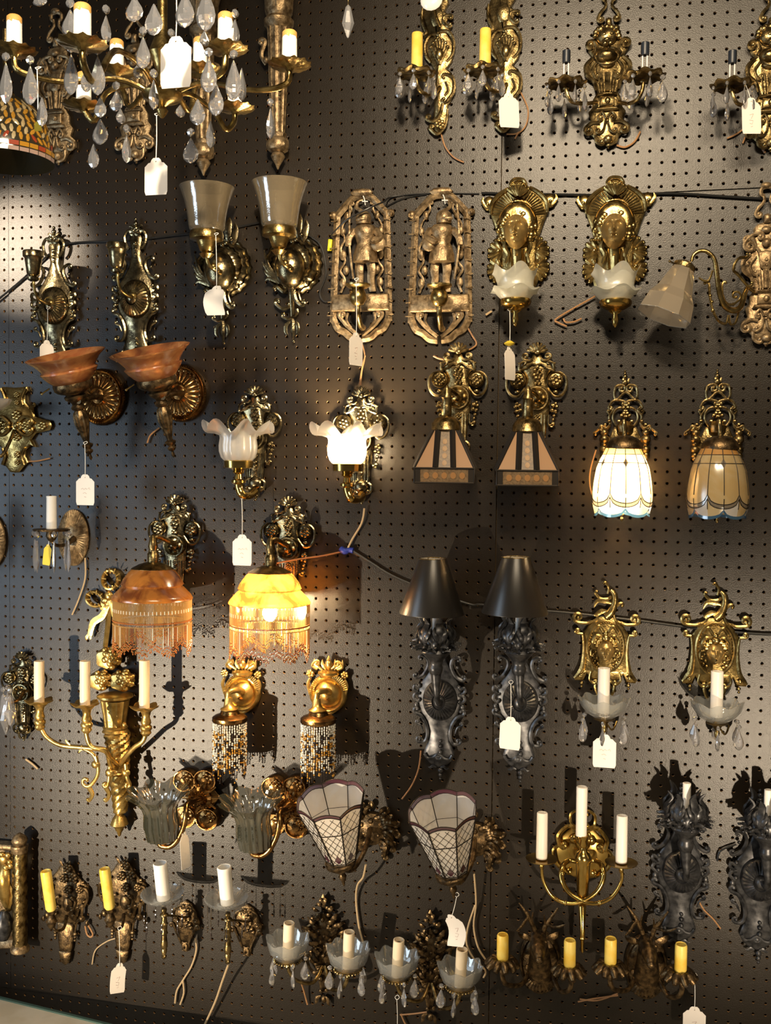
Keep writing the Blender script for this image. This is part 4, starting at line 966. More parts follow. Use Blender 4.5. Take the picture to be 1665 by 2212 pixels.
# --- oval frame faces with candles in glass dishes
def frame_face(loc, label):
    t = thing('framed_face_sconce', loc, label, 'wall sconce', 'framed face sconces with candles'); b = B(D8, 330, 580)
    b.pl([(330, 340), (390, 345), (450, 390), (500, 470), (520, 500), (510, 600), (520, 700), (540, 790), (580, 860), (570, 885), (490, 880), (470, 820), (440, 860), (330, 880)], 2, 11, 4, m=1)
    b.st([(520, 500), (505, 600), (508, 720), (525, 800), (575, 868)], [8, 13, 17, 22, 12], 13, m=1); b.bl(512, 900, 16, out=12, m=1); b.bl(512, 928, 11, out=12, m=1); b.bl(520, 845, 15, out=19, ro=4, m=1)
    b.st([(450, 390), (490, 410), (560, 410)], [12, 16, 14], 14, c1=(42, 1.1), m=1); b.st([(520, 500), (560, 500)], 12, 14, c1=(20, 1), m=1)
    b.st([(400, 340), (420, 380), (470, 400)], [8, 12, 10], 13, m=1); b.st([(400, 340), (400, 280), (440, 240)], [10, 14, 10], 12, c1=(20, -.6))
    b.st([(330, 345), (370, 310), (400, 240), (400, 170), (370, 130)], [36, 34, 26, 26, 12], 14, n=8); b.leaf([(360, 310), (300, 300), (250, 330), (240, 320)], 24, 14); b.leaf([(380, 240), (320, 220), (260, 220), (235, 270)], 22, 14)
    b.st([(375, 180), (350, 200), (290, 200), (250, 160)], [14, 14, 12, 8], 12, c1=(16, -.5)); b.st([(345, 160), (355, 110), (330, 70)], [8, 13, 8], 12, c1=(10, .5))
    b.st([(360, 860), (400, 900), (385, 960), (360, 990)], 14, 12, c0=(30, .8), m=1); b.st([(440, 800), (450, 860), (420, 890)], [8, 13, 10], 13, c1=(18, -.8), m=1); b.fan(330, 860, 70, 200, 340, 5, 12, .2)
    bp = b.obj('frame_plate', 'brass_warm', t)
    r = b.new(); q = r.p(330, 585, 14); kx = (r.p(331, 585, 14) - r.p(330, 585, 14)).length
    r.tube([(q.x + 148 * kx * math.cos(i * PI / 20), -14, q.z + 205 * r.k * math.sin(i * PI / 20)) for i in range(40)], 3.4, 6, closed=True)
    for i in range(48): a = i * PI / 24; r.sph((q.x + 136 * kx * math.cos(a), -14, q.z + 192 * r.k * math.sin(a)), 2.2, 2, 2.2, 0, 5, 3)
    r.obj('beaded_oval', 'brass_warm', bp)
    f = b.new(); f.face(330, 620, 70, 90, 16, 28, 18, 32); f.obj('mask', 'brass_face', t)
    h = b.new(); h.bl(330, 520, 34, 26, out=32); h.bl(330, 480, 22, out=24)
    for i in range(8): a = math.radians(10 + i * 160 / 7); h.bl(330 + 72 * math.cos(a), 590 - 70 * math.sin(a), 22, out=22, n=6)
    h.st([(360, 520), (400, 500), (430, 540)], 13, 18, c1=(22, -.9), m=1); h.st([(350, 470), (390, 420), (430, 470)], 10, 15, m=1)
    for (x, y) in ((410, 640), (425, 670), (400, 690), (415, 715), (390, 730)): h.bl(x, y, 15, out=14, m=1, n=6, h=4)
    h.st([(395, 600), (440, 620), (445, 660)], 9, 15, c1=(14, -.7), m=1); h.obj('hair_wreath', 'brass_warm', t)
    o = 90; a = b.new(); a.st([(330, 880, 12), (330, 1000, 30), (330, 1240, 60), (320, 1250, o), (316, 1180, o)], [16, 16, 16, 15, 16], 60, n=8); a.st([(316, 1170, o), (380, 1260, 80), (420, 1190, 60)], 8, o, c0=(10, .4)); a.la(315, [(6, 1290), (18, 1275), (22, 1250), (14, 1230), (40, 1190), (90, 1170)], o, 14); a.obj('arm', 'brass_warm', t)
    q = b.p(313, 1165, o); k = b.kk(o)
    g = B(); g.lax(q, (0, 0, 1), [(30 * k, 0), (80 * k, 2), (140 * k, 12), (186 * k, 28), (200 * k, 42), (192 * k, 42), (176 * k, 30), (130 * k, 16), (70 * k, 6)], 48, lambda i, tt, r, h: (r * (1 + (.04 * math.cos(8 * tt) if 2 < i < 7 else 0)), h + (4 * math.cos(8 * tt) if 2 < i < 7 else 0)), cap0=False, cap1=False); g.obj('glass_dish', 'glass_clear', t)
    c = b.new(); c.la(310, [(48, 1120), (48, 760), (42, 757), (38, 762), (36, 800)], o, 18, cap1=False); c.obj('candle', 'candle_white', t)
    for i in range(6): an = 2 * PI * i / 6 + .5; drop(t, q.x + 185 * k * math.cos(an), q.y + 185 * k * math.sin(an), q.z + 4, 1.05)
    return t
ff = frame_face(at(D8, 330, 580), 'framed face sconce with candle, price tag under its glass dish')
dup(ff, at(D8, 1210, 600), 'framed face sconce with a leaning candle near the right edge')

# ================================================================ lower rows
# --- gilt torch with ribbon bow and three candles
def bow_sconce(loc, label):
    t = thing('gilt_bow_sconce', loc, label, 'wall sconce'); b = B(E1, 990, 900)
    q = b.new()
    def loop(cx, cy, rx, ry, rot, w):
        P = []
        for i in range(17):
            a = 2 * PI * i / 16; x, y = rx * math.cos(a), ry * math.sin(a); P.append((cx + x * math.cos(rot) - y * math.sin(rot), cy + x * math.sin(rot) + y * math.cos(rot), 12 + 8 * math.sin(a)))
        q.st(P, w * .5, 12, fl=2.4, n=8, sub=2, ball=0)
        for i in range(10): a = 2 * PI * i / 10; x, y = rx * math.cos(a), ry * math.sin(a); q.st([(cx + (x * math.cos(rot) - y * math.sin(rot)) * .66, cy + (x * math.sin(rot) + y * math.cos(rot)) * .66, 24), (cx + (x * math.cos(rot) - y * math.sin(rot)) * 1.25, cy + (x * math.sin(rot) + y * math.cos(rot)) * 1.25, 26)], 6, 24, sub=1, ball=0)
    loop(952, -430, 66, 80, .1, 34); loop(818, -262, 72, 58, .5, 32)
    q.bl(932, -290, 40, 44, out=22); q.leaf([(930, -280), (950, -230), (965, -180), (960, -110)], 30, 18); q.leaf([(920, -280), (870, -200), (900, -190), (930, -210)], 28, 20)
    q.st([(940, -260), (880, -120), (800, -60), (770, 50)], [24, 34, 34, 26], 16, fl=.4); q.leaf([(775, 20), (745, 60), (740, 80), (735, 92)], 16, 16); q.leaf([(775, 20), (775, 60), (770, 80), (765, 88)], 14, 16)
    q.st([(935, -260), (925, -60), (900, 150)], [22, 24, 22], 10, fl=.6, n=4, ball=0)
    q.obj('ribbon_bow', 'gilt', t)
    for (x, y, r) in ((945, 240, 96), (875, 430, 84), (1060, 430, 90)):
        f = b.new(); f.ov(x, y, r, r, [(1, 10), (.95, 28), (.75, 40), (.5, 42)], 24, None, (5, .08))
        for rr, kk_, oo in ((.82, 7, 34), (.55, 6, 42), (.3, 5, 48)):
            for i in range(kk_): a = 2 * PI * i / kk_ + rr * 5; f.bl(x + r * rr * math.cos(a), y + r * rr * math.sin(a), r * .30, out=oo, ro=r * .22, n=7)
        f.bl(x, y, r * .2, out=52); f.obj('rose', 'gilt', t)
    c = b.new(); c.la(985, [(128, 590), (152, 575), (150, 560), (120, 550), (60, 545)], 34, 28)
    c.la(985, [(85, 830), (98, 720), (118, 600)], 34, 40, lambda i, tt, r, h: (r * (1 + .05 * math.cos(14 * tt)), h)); c.la(988, [(92, 880), (112, 870), (100, 850), (106, 835), (96, 822)], 34, 28)
    c.bl(1065, 815, 22, out=52)
    c.twist(1000, 880, 1200, 106, 82, 34, 6, 1.0, tilt=(-.08, 0)); c.twist(1020, 1240, 1560, 80, 58, 32, 6, .9, tilt=(-.04, 0)); c.la(1010, [(60, 1250), (84, 1225), (80, 1210), (60, 1195)], 34, 20)
    c.la(1022, [(6, 1770), (16, 1755), (20, 1735), (34, 1715), (42, 1690), (76, 1665), (60, 1620), (34, 1580), (46, 1560)], 32, 20)
    c.obj('torch_shaft', 'gilt', t)
    arms = (([(1000, 1190, 62), (945, 1160, 84), (900, 1040, 96), (700, 1010, 104), (520, 990, 110), (400, 920, 112), (350, 840, 112)], 338, 620, 328, 265, 112),
            ([(1010, 1160, 62), (930, 1080, 100), (900, 1030, 130), (780, 1000, 140), (740, 900, 142), (735, 830, 142)], 730, 645, 720, 268, 142),
            ([(1030, 1150, 62), (1085, 1080, 84), (1150, 1010, 92), (1220, 960, 96), (1245, 900, 96), (1248, 860, 96)], 1238, 670, 1208, 268, 96))
    for (P, x, y, cx, cy, o) in arms:
        a = b.new(); a.st(P, [22, 22, 21, 20, 20, 22], P[-1][2], n=10)
        a.la(x + (12 if x > 700 else 4), [(26, y + 240), (46, y + 215), (40, y + 195), (50, y + 180), (50, y + 160), (36, y + 145), (44, y + 130), (42, y + 115), (32, y + 80), (40, y + 40), (62, y + 18), (70, y + 8)], o, 16)
        pz = b.p(x, y + 10, o); k = b.kk(o)
        a.lax(pz, (0, 0, 1), [(20 * k, -3), (60 * k, -2), (110 * k, 3), (118 * k, 7), (108 * k, 7), (40 * k, 3), (4, 3)], 40, lambda i, tt, r, h: (r * (1 + (.10 * math.cos(5 * tt) if 1 < i < 5 else 0)), h + (3 * math.cos(5 * tt) if 1 < i < 5 else 0)))
        for dx, s_ in ((-70, -1),): a.bl(P[3][0], P[3][1] - 10, 16, out=P[3][2])
        a.obj('candle_arm', 'gilt', t)
        c = b.new(); c.la(x - 2, [(44, y), (44, cy), (39, cy - 3), (34, cy), (34, cy + 40)], o, 18, cap1=False); c.obj('candle', 'candle_ivory', t)
    for P in ([(820, 1080, 100), (840, 1180, 100), (830, 1260, 98), (780, 1330, 96)], [(940, 1150, 80), (935, 1260, 84), (925, 1330, 84)], [(1075, 1150, 70), (1085, 1260, 70), (1110, 1320, 66)]):
        s = b.new(); s.st(P, [20, 18, 16, 14], P[0][2], c1=(50 if P[0][0] < 900 else 26, -.8), n=8); s.bl(P[0][0], P[0][1] + 75, 44, 36, out=P[1][2]); e = P[-1]; s.st([(e[0] - 20, e[1] + 20, e[2]), (e[0] + 10, e[1] + 80, e[2]), (e[0] - 10, e[1] + 130, e[2])], [22, 16, 12], e[2], c1=(14, -.5)); s.obj('scroll_drop', 'gilt', t)
    s = b.new(); s.st([(700, 1015, 104), (790, 1060, 102), (830, 1130, 100)], [14, 18, 20], 102, n=8); s.leaf([(720, 1020, 104), (690, 1030, 104), (670, 1060, 104)], 12, 104); s.leaf([(600, 990, 110), (570, 960, 110), (560, 940, 110)], 12, 108); s.obj('branch_spur', 'gilt', t)
    return t
bow_sconce(at(E1, 990, 900), 'gilt torch sconce with ribbon bow, roses and three ivory candles')

# --- gold plates with dense bead cylinders
def bead_sconce(loc, label):
    t = thing('bead_cylinder_sconce', loc, label, 'wall sconce', 'gold sconces with bead cylinders'); b = B(E2, 1382, 305); o = 82
    b.ov(1382, 305, 128, 132, [(1, 2), (1, 8), (.95, 14), (.85, 18), (.74, 14), (.70, 10), (.5, 24), (.2, 32), (.02, 34)], 48, (30, 1.5, (2, 3)))
    for i in range(26): a = math.radians(10 + i * 6.4); b.st([(1382 + 100 * math.cos(a), 305 - 104 * math.sin(a)), (1382 + 130 * math.cos(a), 305 - 134 * math.sin(a))], 6, 15, sub=1, ball=0)
    b.la(1382, [(50, 190), (72, 175), (70, 160), (40, 150)], 14, 20, lambda i, tt, r, h: (r * (1 + .05 * math.cos(16 * tt)), h))
    for (x, y, w) in ((1382, 50, 20), (1340, 75, 16), (1425, 75, 16), (1285, 70, 14), (1475, 80, 14)): b.leaf([(1382 + (x - 1382) * .4, 150), (1382 + (x - 1382) * .8, 120), (x, y + 30), (x, y)], w, 14)
    b.bl(1382, 110, 26, 34, out=20); b.st([(1440, 150), (1475, 130), (1460, 100)], 10, 14, c1=(20, 1), m=1); b.ros(1490, 185, 30, 14, m=1); b.st([(1490, 215), (1505, 260), (1490, 330)], [10, 13, 8], 12, m=1); b.st([(1330, 420), (1380, 445), (1430, 420)], 12, 10)
    b.obj('round_plate', 'gilt', t)
    a = b.new(); a.st([(1382, 300, 32), (1360, 290, 60), (1310, 300, o), (1298, 340, o), (1300, 400, o)], [26, 22, 20, 22, 34], 60, n=10); a.la(1306, [(60, 425), (62, 418), (36, 404), (24, 380), (20, 340)], o, 16); a.obj('arm', 'gilt', t)
    c = b.new(); c.la(1310, [(118, 505), (122, 496), (120, 476), (100, 462), (70, 452), (60, 430), (4, 425)], o, 28); c.obj('copper_cap', 'copper_brass', t)
    q = b.p(1311, 500, o); k = b.kk(o); R_ = 112 * k; H = 400 * k; rn = random.Random(11); M_ = {n_: B() for n_ in ('bead_white', 'bead_amber', 'bead_black')}
    for i in range(42):
        a_ = 2 * PI * i / 42; x, y = q.x + R_ * math.cos(a_), q.y + R_ * math.sin(a_); z = rn.uniform(0, 4); L = H * (.90 + .10 * math.cos(7 * a_) + rn.uniform(-.03, .03))
        while z < L:
            f = z / H; s_ = math.sin(3 * a_ + 9 * f)
            if f < .14: m_ = 'bead_white'; ln = 6
            elif f > .78: m_ = rn.choice(('bead_black', 'bead_black', 'bead_black', 'bead_amber')); ln = 4.2
            else:
                m_ = rn.choices(('bead_white', 'bead_amber', 'bead_black'), (3.2, 3.4 if s_ > .3 else .7, 1.9))[0]; ln = rn.choice((3.4, 4.0, 6.5))
            w = 1.8 if ln > 4.1 else 2.5
            M_[m_].sph((x + rn.uniform(-.7, .7), y + rn.uniform(-.7, .7), q.z - z - ln / 2), w, w, ln / 2 * 1.05, 0, 5, 3); z += ln
    for m_, mb in M_.items(): mb.obj('bead_curtain', m_, t, kind='stuff')
    co = B(); co.lax((q.x, q.y, q.z), (0, 0, -1), [(R_ * .8, 0), (R_ * .8, H * .8)], 20, cap0=False, cap1=False); co.obj('inner_sleeve', 'bronze_dark', t)
    return t
bs = bead_sconce(at(E2, 1382, 305), 'bead cylinder sconce on the right, yellow streak in its beads')
dup(bs, at(E2, 800, 300), 'bead cylinder sconce on the left, under the lit fringed dome')

# --- four lobed copper plates with smoky tulip glasses
def smoke_sconce(loc, label):
    t = thing('smoky_tulip_sconce', loc, label, 'wall sconce', 'four lobed sconces with smoky tulip glass'); b = B(E2, 510, 1010); o = 140
    for (x, y) in ((425, 885), (560, 885), (425, 1130), (575, 1145)):
        b.ov(x, y, 78, 76, [(1, 2), (1, 20), (.95, 24), (.88, 24), (.84, 17), (.4, 20), (.3, 26), (.1, 27)], 28, (12, 1.5, (5,)))
        b.ros(x, y, 44, 20, 6)
    b.pl([(400, 1010), (440, 940), (510, 900), (580, 940), (640, 1010), (580, 1090), (510, 1130), (440, 1090)], 2, 18, 5); b.ov(515, 1015, 80, 80, [(1, 16), (.95, 24), (.7, 28), (.5, 24), (.3, 40), (.1, 44)], 28, (14, 2, (1, 2)))
    for i in range(10): a = 2 * PI * i / 10; b.st([(515 + 60 * math.cos(a), 1015 + 60 * math.sin(a)), (515 + 125 * math.cos(a), 1015 + 125 * math.sin(a))], [12, 7], 20, sub=1)
    b.obj('lobed_plate', 'copper_brass', t)
    a = b.new(); a.st([(510, 1020, 40), (470, 1040, 90), (420, 1060, 124), (412, 1130, o), (395, 1220, o), (350, 1310, o), (300, 1350, o), (250, 1345, o)], [22, 20, 18, 18, 18, 18, 18, 16], 100, n=10, c1=(24, -.6)); a.la(262, [(20, 1330), (40, 1318), (86, 1300), (90, 1288)], o, 20); a.obj('arm', 'copper_brass', t)
    g = b.new(); k = b.kk(o); q = b.p(258, 1300, o); d = Vector((-.06, -.10, 1))
    def ruf(i, tt, r, h): w = (0, 0, 0, 0, 0, 0, .5, 1, 1)[min(i, 8)]; return r * (1 + .05 * math.cos(16 * tt) * (i > 0) + .06 * w * math.cos(8 * tt)), h + 6 * w * math.cos(8 * tt + 1)
    g.lax(q, d, [(70 * k, 0), (104 * k, 12 * k), (108 * k, 60 * k), (116 * k, 110 * k), (108 * k, 190 * k), (118 * k, 240 * k), (150 * k, 290 * k), (190 * k, 330 * k), (208 * k, 345 * k)], 96, ruf, cap1=False); g.obj('tulip_glass', 'glass_smoke', t)
    return t
sm = smoke_sconce(at(E2, 510, 1010), 'smoky tulip glass sconce on the left, beside the gilt torch tip')
dup(sm, at(E2, 1110, 1060), 'smoky tulip glass sconce on the right, beside the white leaded cone')

# --- white leaded cones on leafy brass plates
def leaded_sconce(loc, label):
    t = thing('leaded_cone_sconce', loc, label, 'wall sconce', 'white leaded cone sconces'); b = B(E3, 1330, 570); o = 168
    rn = random.Random(5)
    b.ov(1330, 560, 120, 120, [(1, 2), (.95, 12), (.6, 18), (.3, 24)], 20)
    for i in range(34):
        a = rn.uniform(0, 2 * PI); r = rn.uniform(60, 150); x, y = 1330 + r * math.cos(a), 560 + r * math.sin(a) * .9; a2 = a + rn.uniform(-.7, .7); L = rn.uniform(50, 90)
        b.st([(x, y, 16), (x + L * .5 * math.cos(a2), y + L * .5 * math.sin(a2), 24), (x + L * math.cos(a2 + .5), y + L * math.sin(a2 + .5), 12)], [14, 20, 8], 16, c1=(16, rn.choice((-.7, .7))), sub=3)
    for i in range(22): a = rn.uniform(0, 2 * PI); r = rn.uniform(20, 190); b.bl(1330 + r * math.cos(a), 560 + r * math.sin(a), rn.uniform(12, 24), out=20, n=6, h=4)
    b.obj('leafy_plate', 'bronze_dark', t)
    a = b.new(); a.st([(1320, 570, 26), (1310, 700, 80), (1240, 850, 120), (1190, 870, o), (1178, 840, o)], [20, 18, 18, 18, 20], 80, n=8)
    a.la(1178, [(4, 985), (10, 970), (14, 940), (24, 925), (30, 905), (20, 885), (34, 868), (60, 850), (108, 815), (112, 790), (104, 782)], o, 24, tilt=(-.1, .2)); a.obj('arm_cup', 'bronze_dark', t)
    k = b.kk(o); d = Vector((-.115, -.27, 1)).normalized(); q = b.p(1165, 795, o); n = 8; H = 505 * k; r0, r1 = 106 * k, 252 * k
    u_ = (Vector((1, 0, 0)) - d * d.x).normalized(); w_ = d.cross(u_)
    def P_(j, f, l=0):
        """facet coordinate j (0..8), height fraction f, straight between facet corners"""
        j0 = math.floor(j); e = j - j0; r = r0 + (r1 - r0) * f + l; c = []
        for jj in (j0, j0 + 1): a_ = 2 * PI * (jj + .32) / n; c.append(u_ * math.sin(a_) * r - w_ * math.cos(a_) * r * -1)
        return q + d * H * f + c[0].lerp(c[1], e)
    top = lambda j: .93 + .055 * math.sin(PI * (j % 1))
    S = 6
    def strip(j, fa, fb, mm, nm):
        g = B(); vs = []
        for i in range(S + 1):
            e = min(j + i / S, j + .9999); vs += [P_(e, fa(e)), P_(e, fb(e))]
        g.add(vs, [(2 * i, 2 * i + 2, 2 * i + 3, 2 * i + 1) for i in range(S)]); return g.obj(nm, mm, t, True)
    for j in range(n):
        strip(j, lambda e: 0, lambda e: .06, 'pane_white', 'base_pane'); strip(j, lambda e: .06, lambda e: .62, 'pane_white', 'glass_pane'); strip(j, lambda e: .62, lambda e: top(e) - .02, 'pane_white', 'glass_pane'); strip(j, lambda e: top(e) - .02, lambda e: top(e) + .035, 'pane_purple', 'border_pane')
        for e in (.5,):
            g = B(); g.add([P_(j + e, .08, 1.2), P_(j + e + .24, .14, 1.2), P_(j + e, .24, 1.2), P_(j + e - .24, .14, 1.2)], [(0, 1, 2, 3)]); g.obj('diamond_pane', 'pane_purple', t, True)
    l = B()
    for j in range(n):
        l.tube([P_(j, 0, .6), P_(j, .5, .6), P_(j, .95, .6)], 1.7, 5)
        for f_ in (0.005, .06, .62): l.tube([P_(j, f_, .6), P_(j + .999, f_, .6)], 1.1, 4)
        for ci in range(-7, 4):
            for sg in (1, -1):                     # regular diamond lattice clipped to the facet
                c0 = ci * .34; S_ = 2.1; f0, f1 = .07, .92
                ta, tb2 = max(0, -c0 / S_), min(1, (1 - c0) / S_)
                if tb2 - ta > .05:
                    ua, ub2 = c0 + S_ * ta, c0 + S_ * tb2
                    if sg < 0: ua, ub2 = 1 - ua, 1 - ub2
                    cl_ = lambda u: min(.998, max(.002, u)); l.tube([P_(j + cl_(ua), f0 + (f1 - f0) * ta, .7), P_(j + cl_(ub2), f0 + (f1 - f0) * tb2, .7)], .5, 4)
        for tt_ in (lambda e: top(e) - .02, lambda e: top(e) + .035): l.tube([P_(j + min(i / S, .999), tt_(j + min(i / S, .999)), .5) for i in range(S + 1)], 1.1, 4)
    l.obj('lead_cames', 'lead', t)
    return t
ld = leaded_sconce(at(E3, 1330, 570), 'white leaded cone sconce on the right, tag hanging below')
dup(ld, at(E3, 600, 495), 'white leaded cone sconce on the left, under the bead cylinder')

# --- polished brass double horn with three candles
def horn_sconce(loc, label):
    t = thing('brass_horn_sconce', loc, label, 'wall sconce'); b = B(E4, 465, 640); o = 100
    b.pl([(465, 420), (500, 440), (540, 480), (600, 540), (640, 630), (620, 720), (570, 780), (465, 800)], 2, 10, 4, m=1)
    b.st([(480, 470), (540, 450), (545, 390), (510, 360)], 10, 14, c1=(22, .7), m=1); b.st([(500, 480), (560, 470), (620, 540), (610, 600)], [10, 15, 15, 10], 14, c0=(20, .6), c1=(24, -.9), m=1)
    b.st([(610, 600), (650, 640), (630, 720), (560, 770)], [8, 12, 12, 8], 12, c0=(20, .6), c1=(18, -.7), m=1); b.bl(520, 545, 34, out=14, m=1); b.bl(465, 560, 50, 60, out=12, m=1)
    b.obj('lyre_plate', 'brass_bright', t)
    c = b.new(); c.la(465, [(4, 1262), (10, 1250), (12, 1180), (18, 1170), (14, 1155), (26, 960), (22, 955)], o - 20, 18, tilt=(-.02, 0))
    c.la(465, [(30, 905), (34, 890), (42, 700), (46, 680), (54, 655), (40, 625), (24, 612), (18, 590), (28, 575), (22, 545), (34, 520), (36, 512)], o - 20, 24, lambda i, tt, r, h: (r * (1 + (.06 * math.cos(12 * tt) if 0 < i < 4 else 0)), h)); c.st([(465, 660, 20), (465, 650, 60), (465, 650, 80)], [26, 22, 30], 50, n=8); c.obj('fluted_stem', 'brass_bright', t)
    for sg, dx, dy in ((-1, 205, 668), (1, 712, 692)):
        a = b.new(); m_ = lambda x: x if sg < 0 else 930 - x
        a.st([(dx, dy + 20, o), (m_(215), 800, o), (m_(270), 900, o), (m_(355), 945, o), (m_(450), 940, o - 4), (m_(550), 880, o - 10), (m_(598), 790, o - 18), (m_(590), 710, o - 30), (m_(545), 675, o - 50), (m_(480), 690, o - 40)], [10, 11, 12, 13, 14, 15, 17, 17, 15, 12], o, n=10)
        a.bl(m_(355), 945, 17, out=o); a.bl(m_(596), 760, 21, out=o - 22); a.la(dx, [(10, dy + 60), (16, dy + 45), (12, dy + 30), (22, dy + 15), (26, dy + 4)], o, 12)
        a.la(dx, [(20, dy + 12), (70, dy + 8), (98, dy - 2), (100, dy - 8), (90, dy - 6), (30, dy), (4, dy)], o, 32, lambda i, tt, r, h: (r * (1 + (.012 * math.cos(32 * tt) if 1 < i < 5 else 0)), h)); a.obj('horn_arm', 'brass_bright', t)
        cc = b.new(); cc.la(dx, [(35, dy - 8), (36, dy - 40), (34, dy - 298), (30, dy - 302), (26, dy - 298), (26, dy - 260)], o, 18, cap1=False); cc.obj('candle', 'candle_white', t)
    cc = b.new(); cc.la(457, [(34, 515), (35, 208), (30, 204), (26, 208), (26, 240)], o - 20, 18, cap1=False); cc.obj('candle', 'candle_white', t)
    return t
horn_sconce(at(E4, 465, 640), 'polished brass double horn sconce with three white candles')

# --- carved plates with one yellow candle
def carved_sconce(loc, label):
    t = thing('carved_candle_sconce', loc, label, 'wall sconce', 'carved dark plates with yellow candles'); b = B(E5, 1318, 900)
    b.pl([(1318, 490), (1360, 520), (1400, 600), (1470, 680), (1540, 750), (1545, 850), (1500, 930), (1440, 1000), (1420, 1080), (1390, 1160), (1318, 1170)], 2, 10, 4, m=1)
    b.pl([(1318, 1130), (1375, 1150), (1378, 1250), (1360, 1400), (1345, 1450), (1318, 1450)], 3, 14, 4, m=1); b.pl([(1318, 1440), (1352, 1450), (1345, 1500), (1330, 1560), (1318, 1590)], 3, 16, 4, m=1); b.bl(1318, 1290, 7, out=15)
    for (x, y, r) in ((1318, 540, 56), (1380, 640, 58), (1280, 650, 54), (1450, 770, 48), (1318, 770, 52)): b.ros(x, y, r, 16, 6, m=(x > 1400))
    b.st([(1440, 760), (1520, 770), (1540, 860), (1500, 950)], [10, 16, 16, 10], 14, c0=(26, .8), c1=(24, -.9), m=1); b.st([(1480, 970), (1470, 1060), (1420, 1120), (1400, 1230)], [14, 18, 16, 9], 14, c0=(20, .7), m=1)
    b.bl(1475, 1080, 40, out=14, m=1); b.bl(1530, 1130, 22, 34, out=12, m=1); b.bell_bar(1400, 1230, 1330, 26, 12, 3, m=1); b.bl(1318, 930, 60, 80, out=14, ro=24); b.st([(1340, 860), (1400, 900), (1380, 980)], 12, 16, c1=(22, -.9), m=1); b.leaf([(1318, 520), (1340, 490), (1345, 470), (1340, 460)], 18, 12, m=1)
    for (x, y) in ((1410, 690), (1490, 690), (1500, 900), (1430, 960), (1360, 860), (1380, 1050)): b.bl(x, y, 20, out=16, m=1, n=6, h=4)
    b.obj('carved_plate', 'bronze_dark', t)
    o = 80; a = b.new(); a.st([(1310, 1050, 16), (1290, 1180, 50), (1220, 1210, 76), (1180, 1170, o), (1170, 1130, o)], [18, 16, 16, 18, 24], 60, n=8); a.la(1165, [(16, 1190), (40, 1160), (52, 1120), (62, 1108), (50, 1095), (44, 1070), (28, 1040), (40, 1020), (44, 990)], o, 18); a.obj('arm', 'bronze_dark', t)
    c = b.new(); c.la(1162, [(20, 992), (44, 990), (56, 965), (57, 570), (52, 552), (44, 550), (38, 556), (36, 600)], o, 20, tilt=(-.09, .1), cap1=False); c.obj('candle', 'candle_yellow', t)
    return t
cv = carved_sconce(at(E5, 1318, 900), 'carved dark plate with yellow candle on the right, tag hanging below')
dup(cv, at(E5, 715, 920), 'carved dark plate with yellow candle beside the twisted column')

# --- twisted column frame cut off at the left
def column_frame(loc, label):
    t = thing('twisted_column_plaque', loc, label, 'wall plaque'); b = B(E5, 210, 850); o = 40
    c = b.new(); c.twist(212, 1370, 400, 74, 74, o, 7, 2.2); c.obj('twisted_column', 'brass_old', t)
    h = b.new(); h.la(208, [(74, 405), (88, 390), (86, 360), (92, 340), (90, 322), (60, 315), (78, 290), (86, 268), (70, 235), (34, 205), (10, 190)], o, 8); h.obj('column_capital', 'bronze', t); h = b.new(); h.la(212, [(96, 1440), (98, 1400), (80, 1375), (70, 1365)], o, 12); h.obj('column_base', 'bronze', t)
    f = b.new(); f.pl([(-220, 300), (140, 330), (140, 385), (-220, 370)], 4, 34, 5); f.pl([(-220, 1350), (60, 1330), (150, 1300), (160, 1420), (-220, 1440)], 4, 34, 5); f.pl([(-220, 370), (140, 380), (150, 1330), (-220, 1370)], 1, 8, 2); f.obj('frame', 'bronze', t)
    g = b.new(); g.bl(40, 470, 74, 80, out=30, ro=50); g.st([(60, 540, 30), (40, 700, 46), (60, 900, 36), (100, 1010, 26)], [60, 70, 54, 26], 34, n=8); g.st([(90, 720, 40), (130, 850, 36), (90, 1010, 34)], [22, 24, 16], 36)
    for (x, y) in ((80, 430), (100, 500), (20, 420), (60, 560), (110, 540)): g.bl(x, y, 34, out=46)
    g.obj('carved_figure', 'gilt', t); v = b.new(); v.la(40, [(50, 1320), (90, 1200), (92, 1130), (60, 1050), (30, 1010)], 50, 14); v.obj('dark_urn', 'iron', t)
    return t
column_frame(at(E5, 210, 850), 'framed plaque with a twisted column, cut off by the left edge')

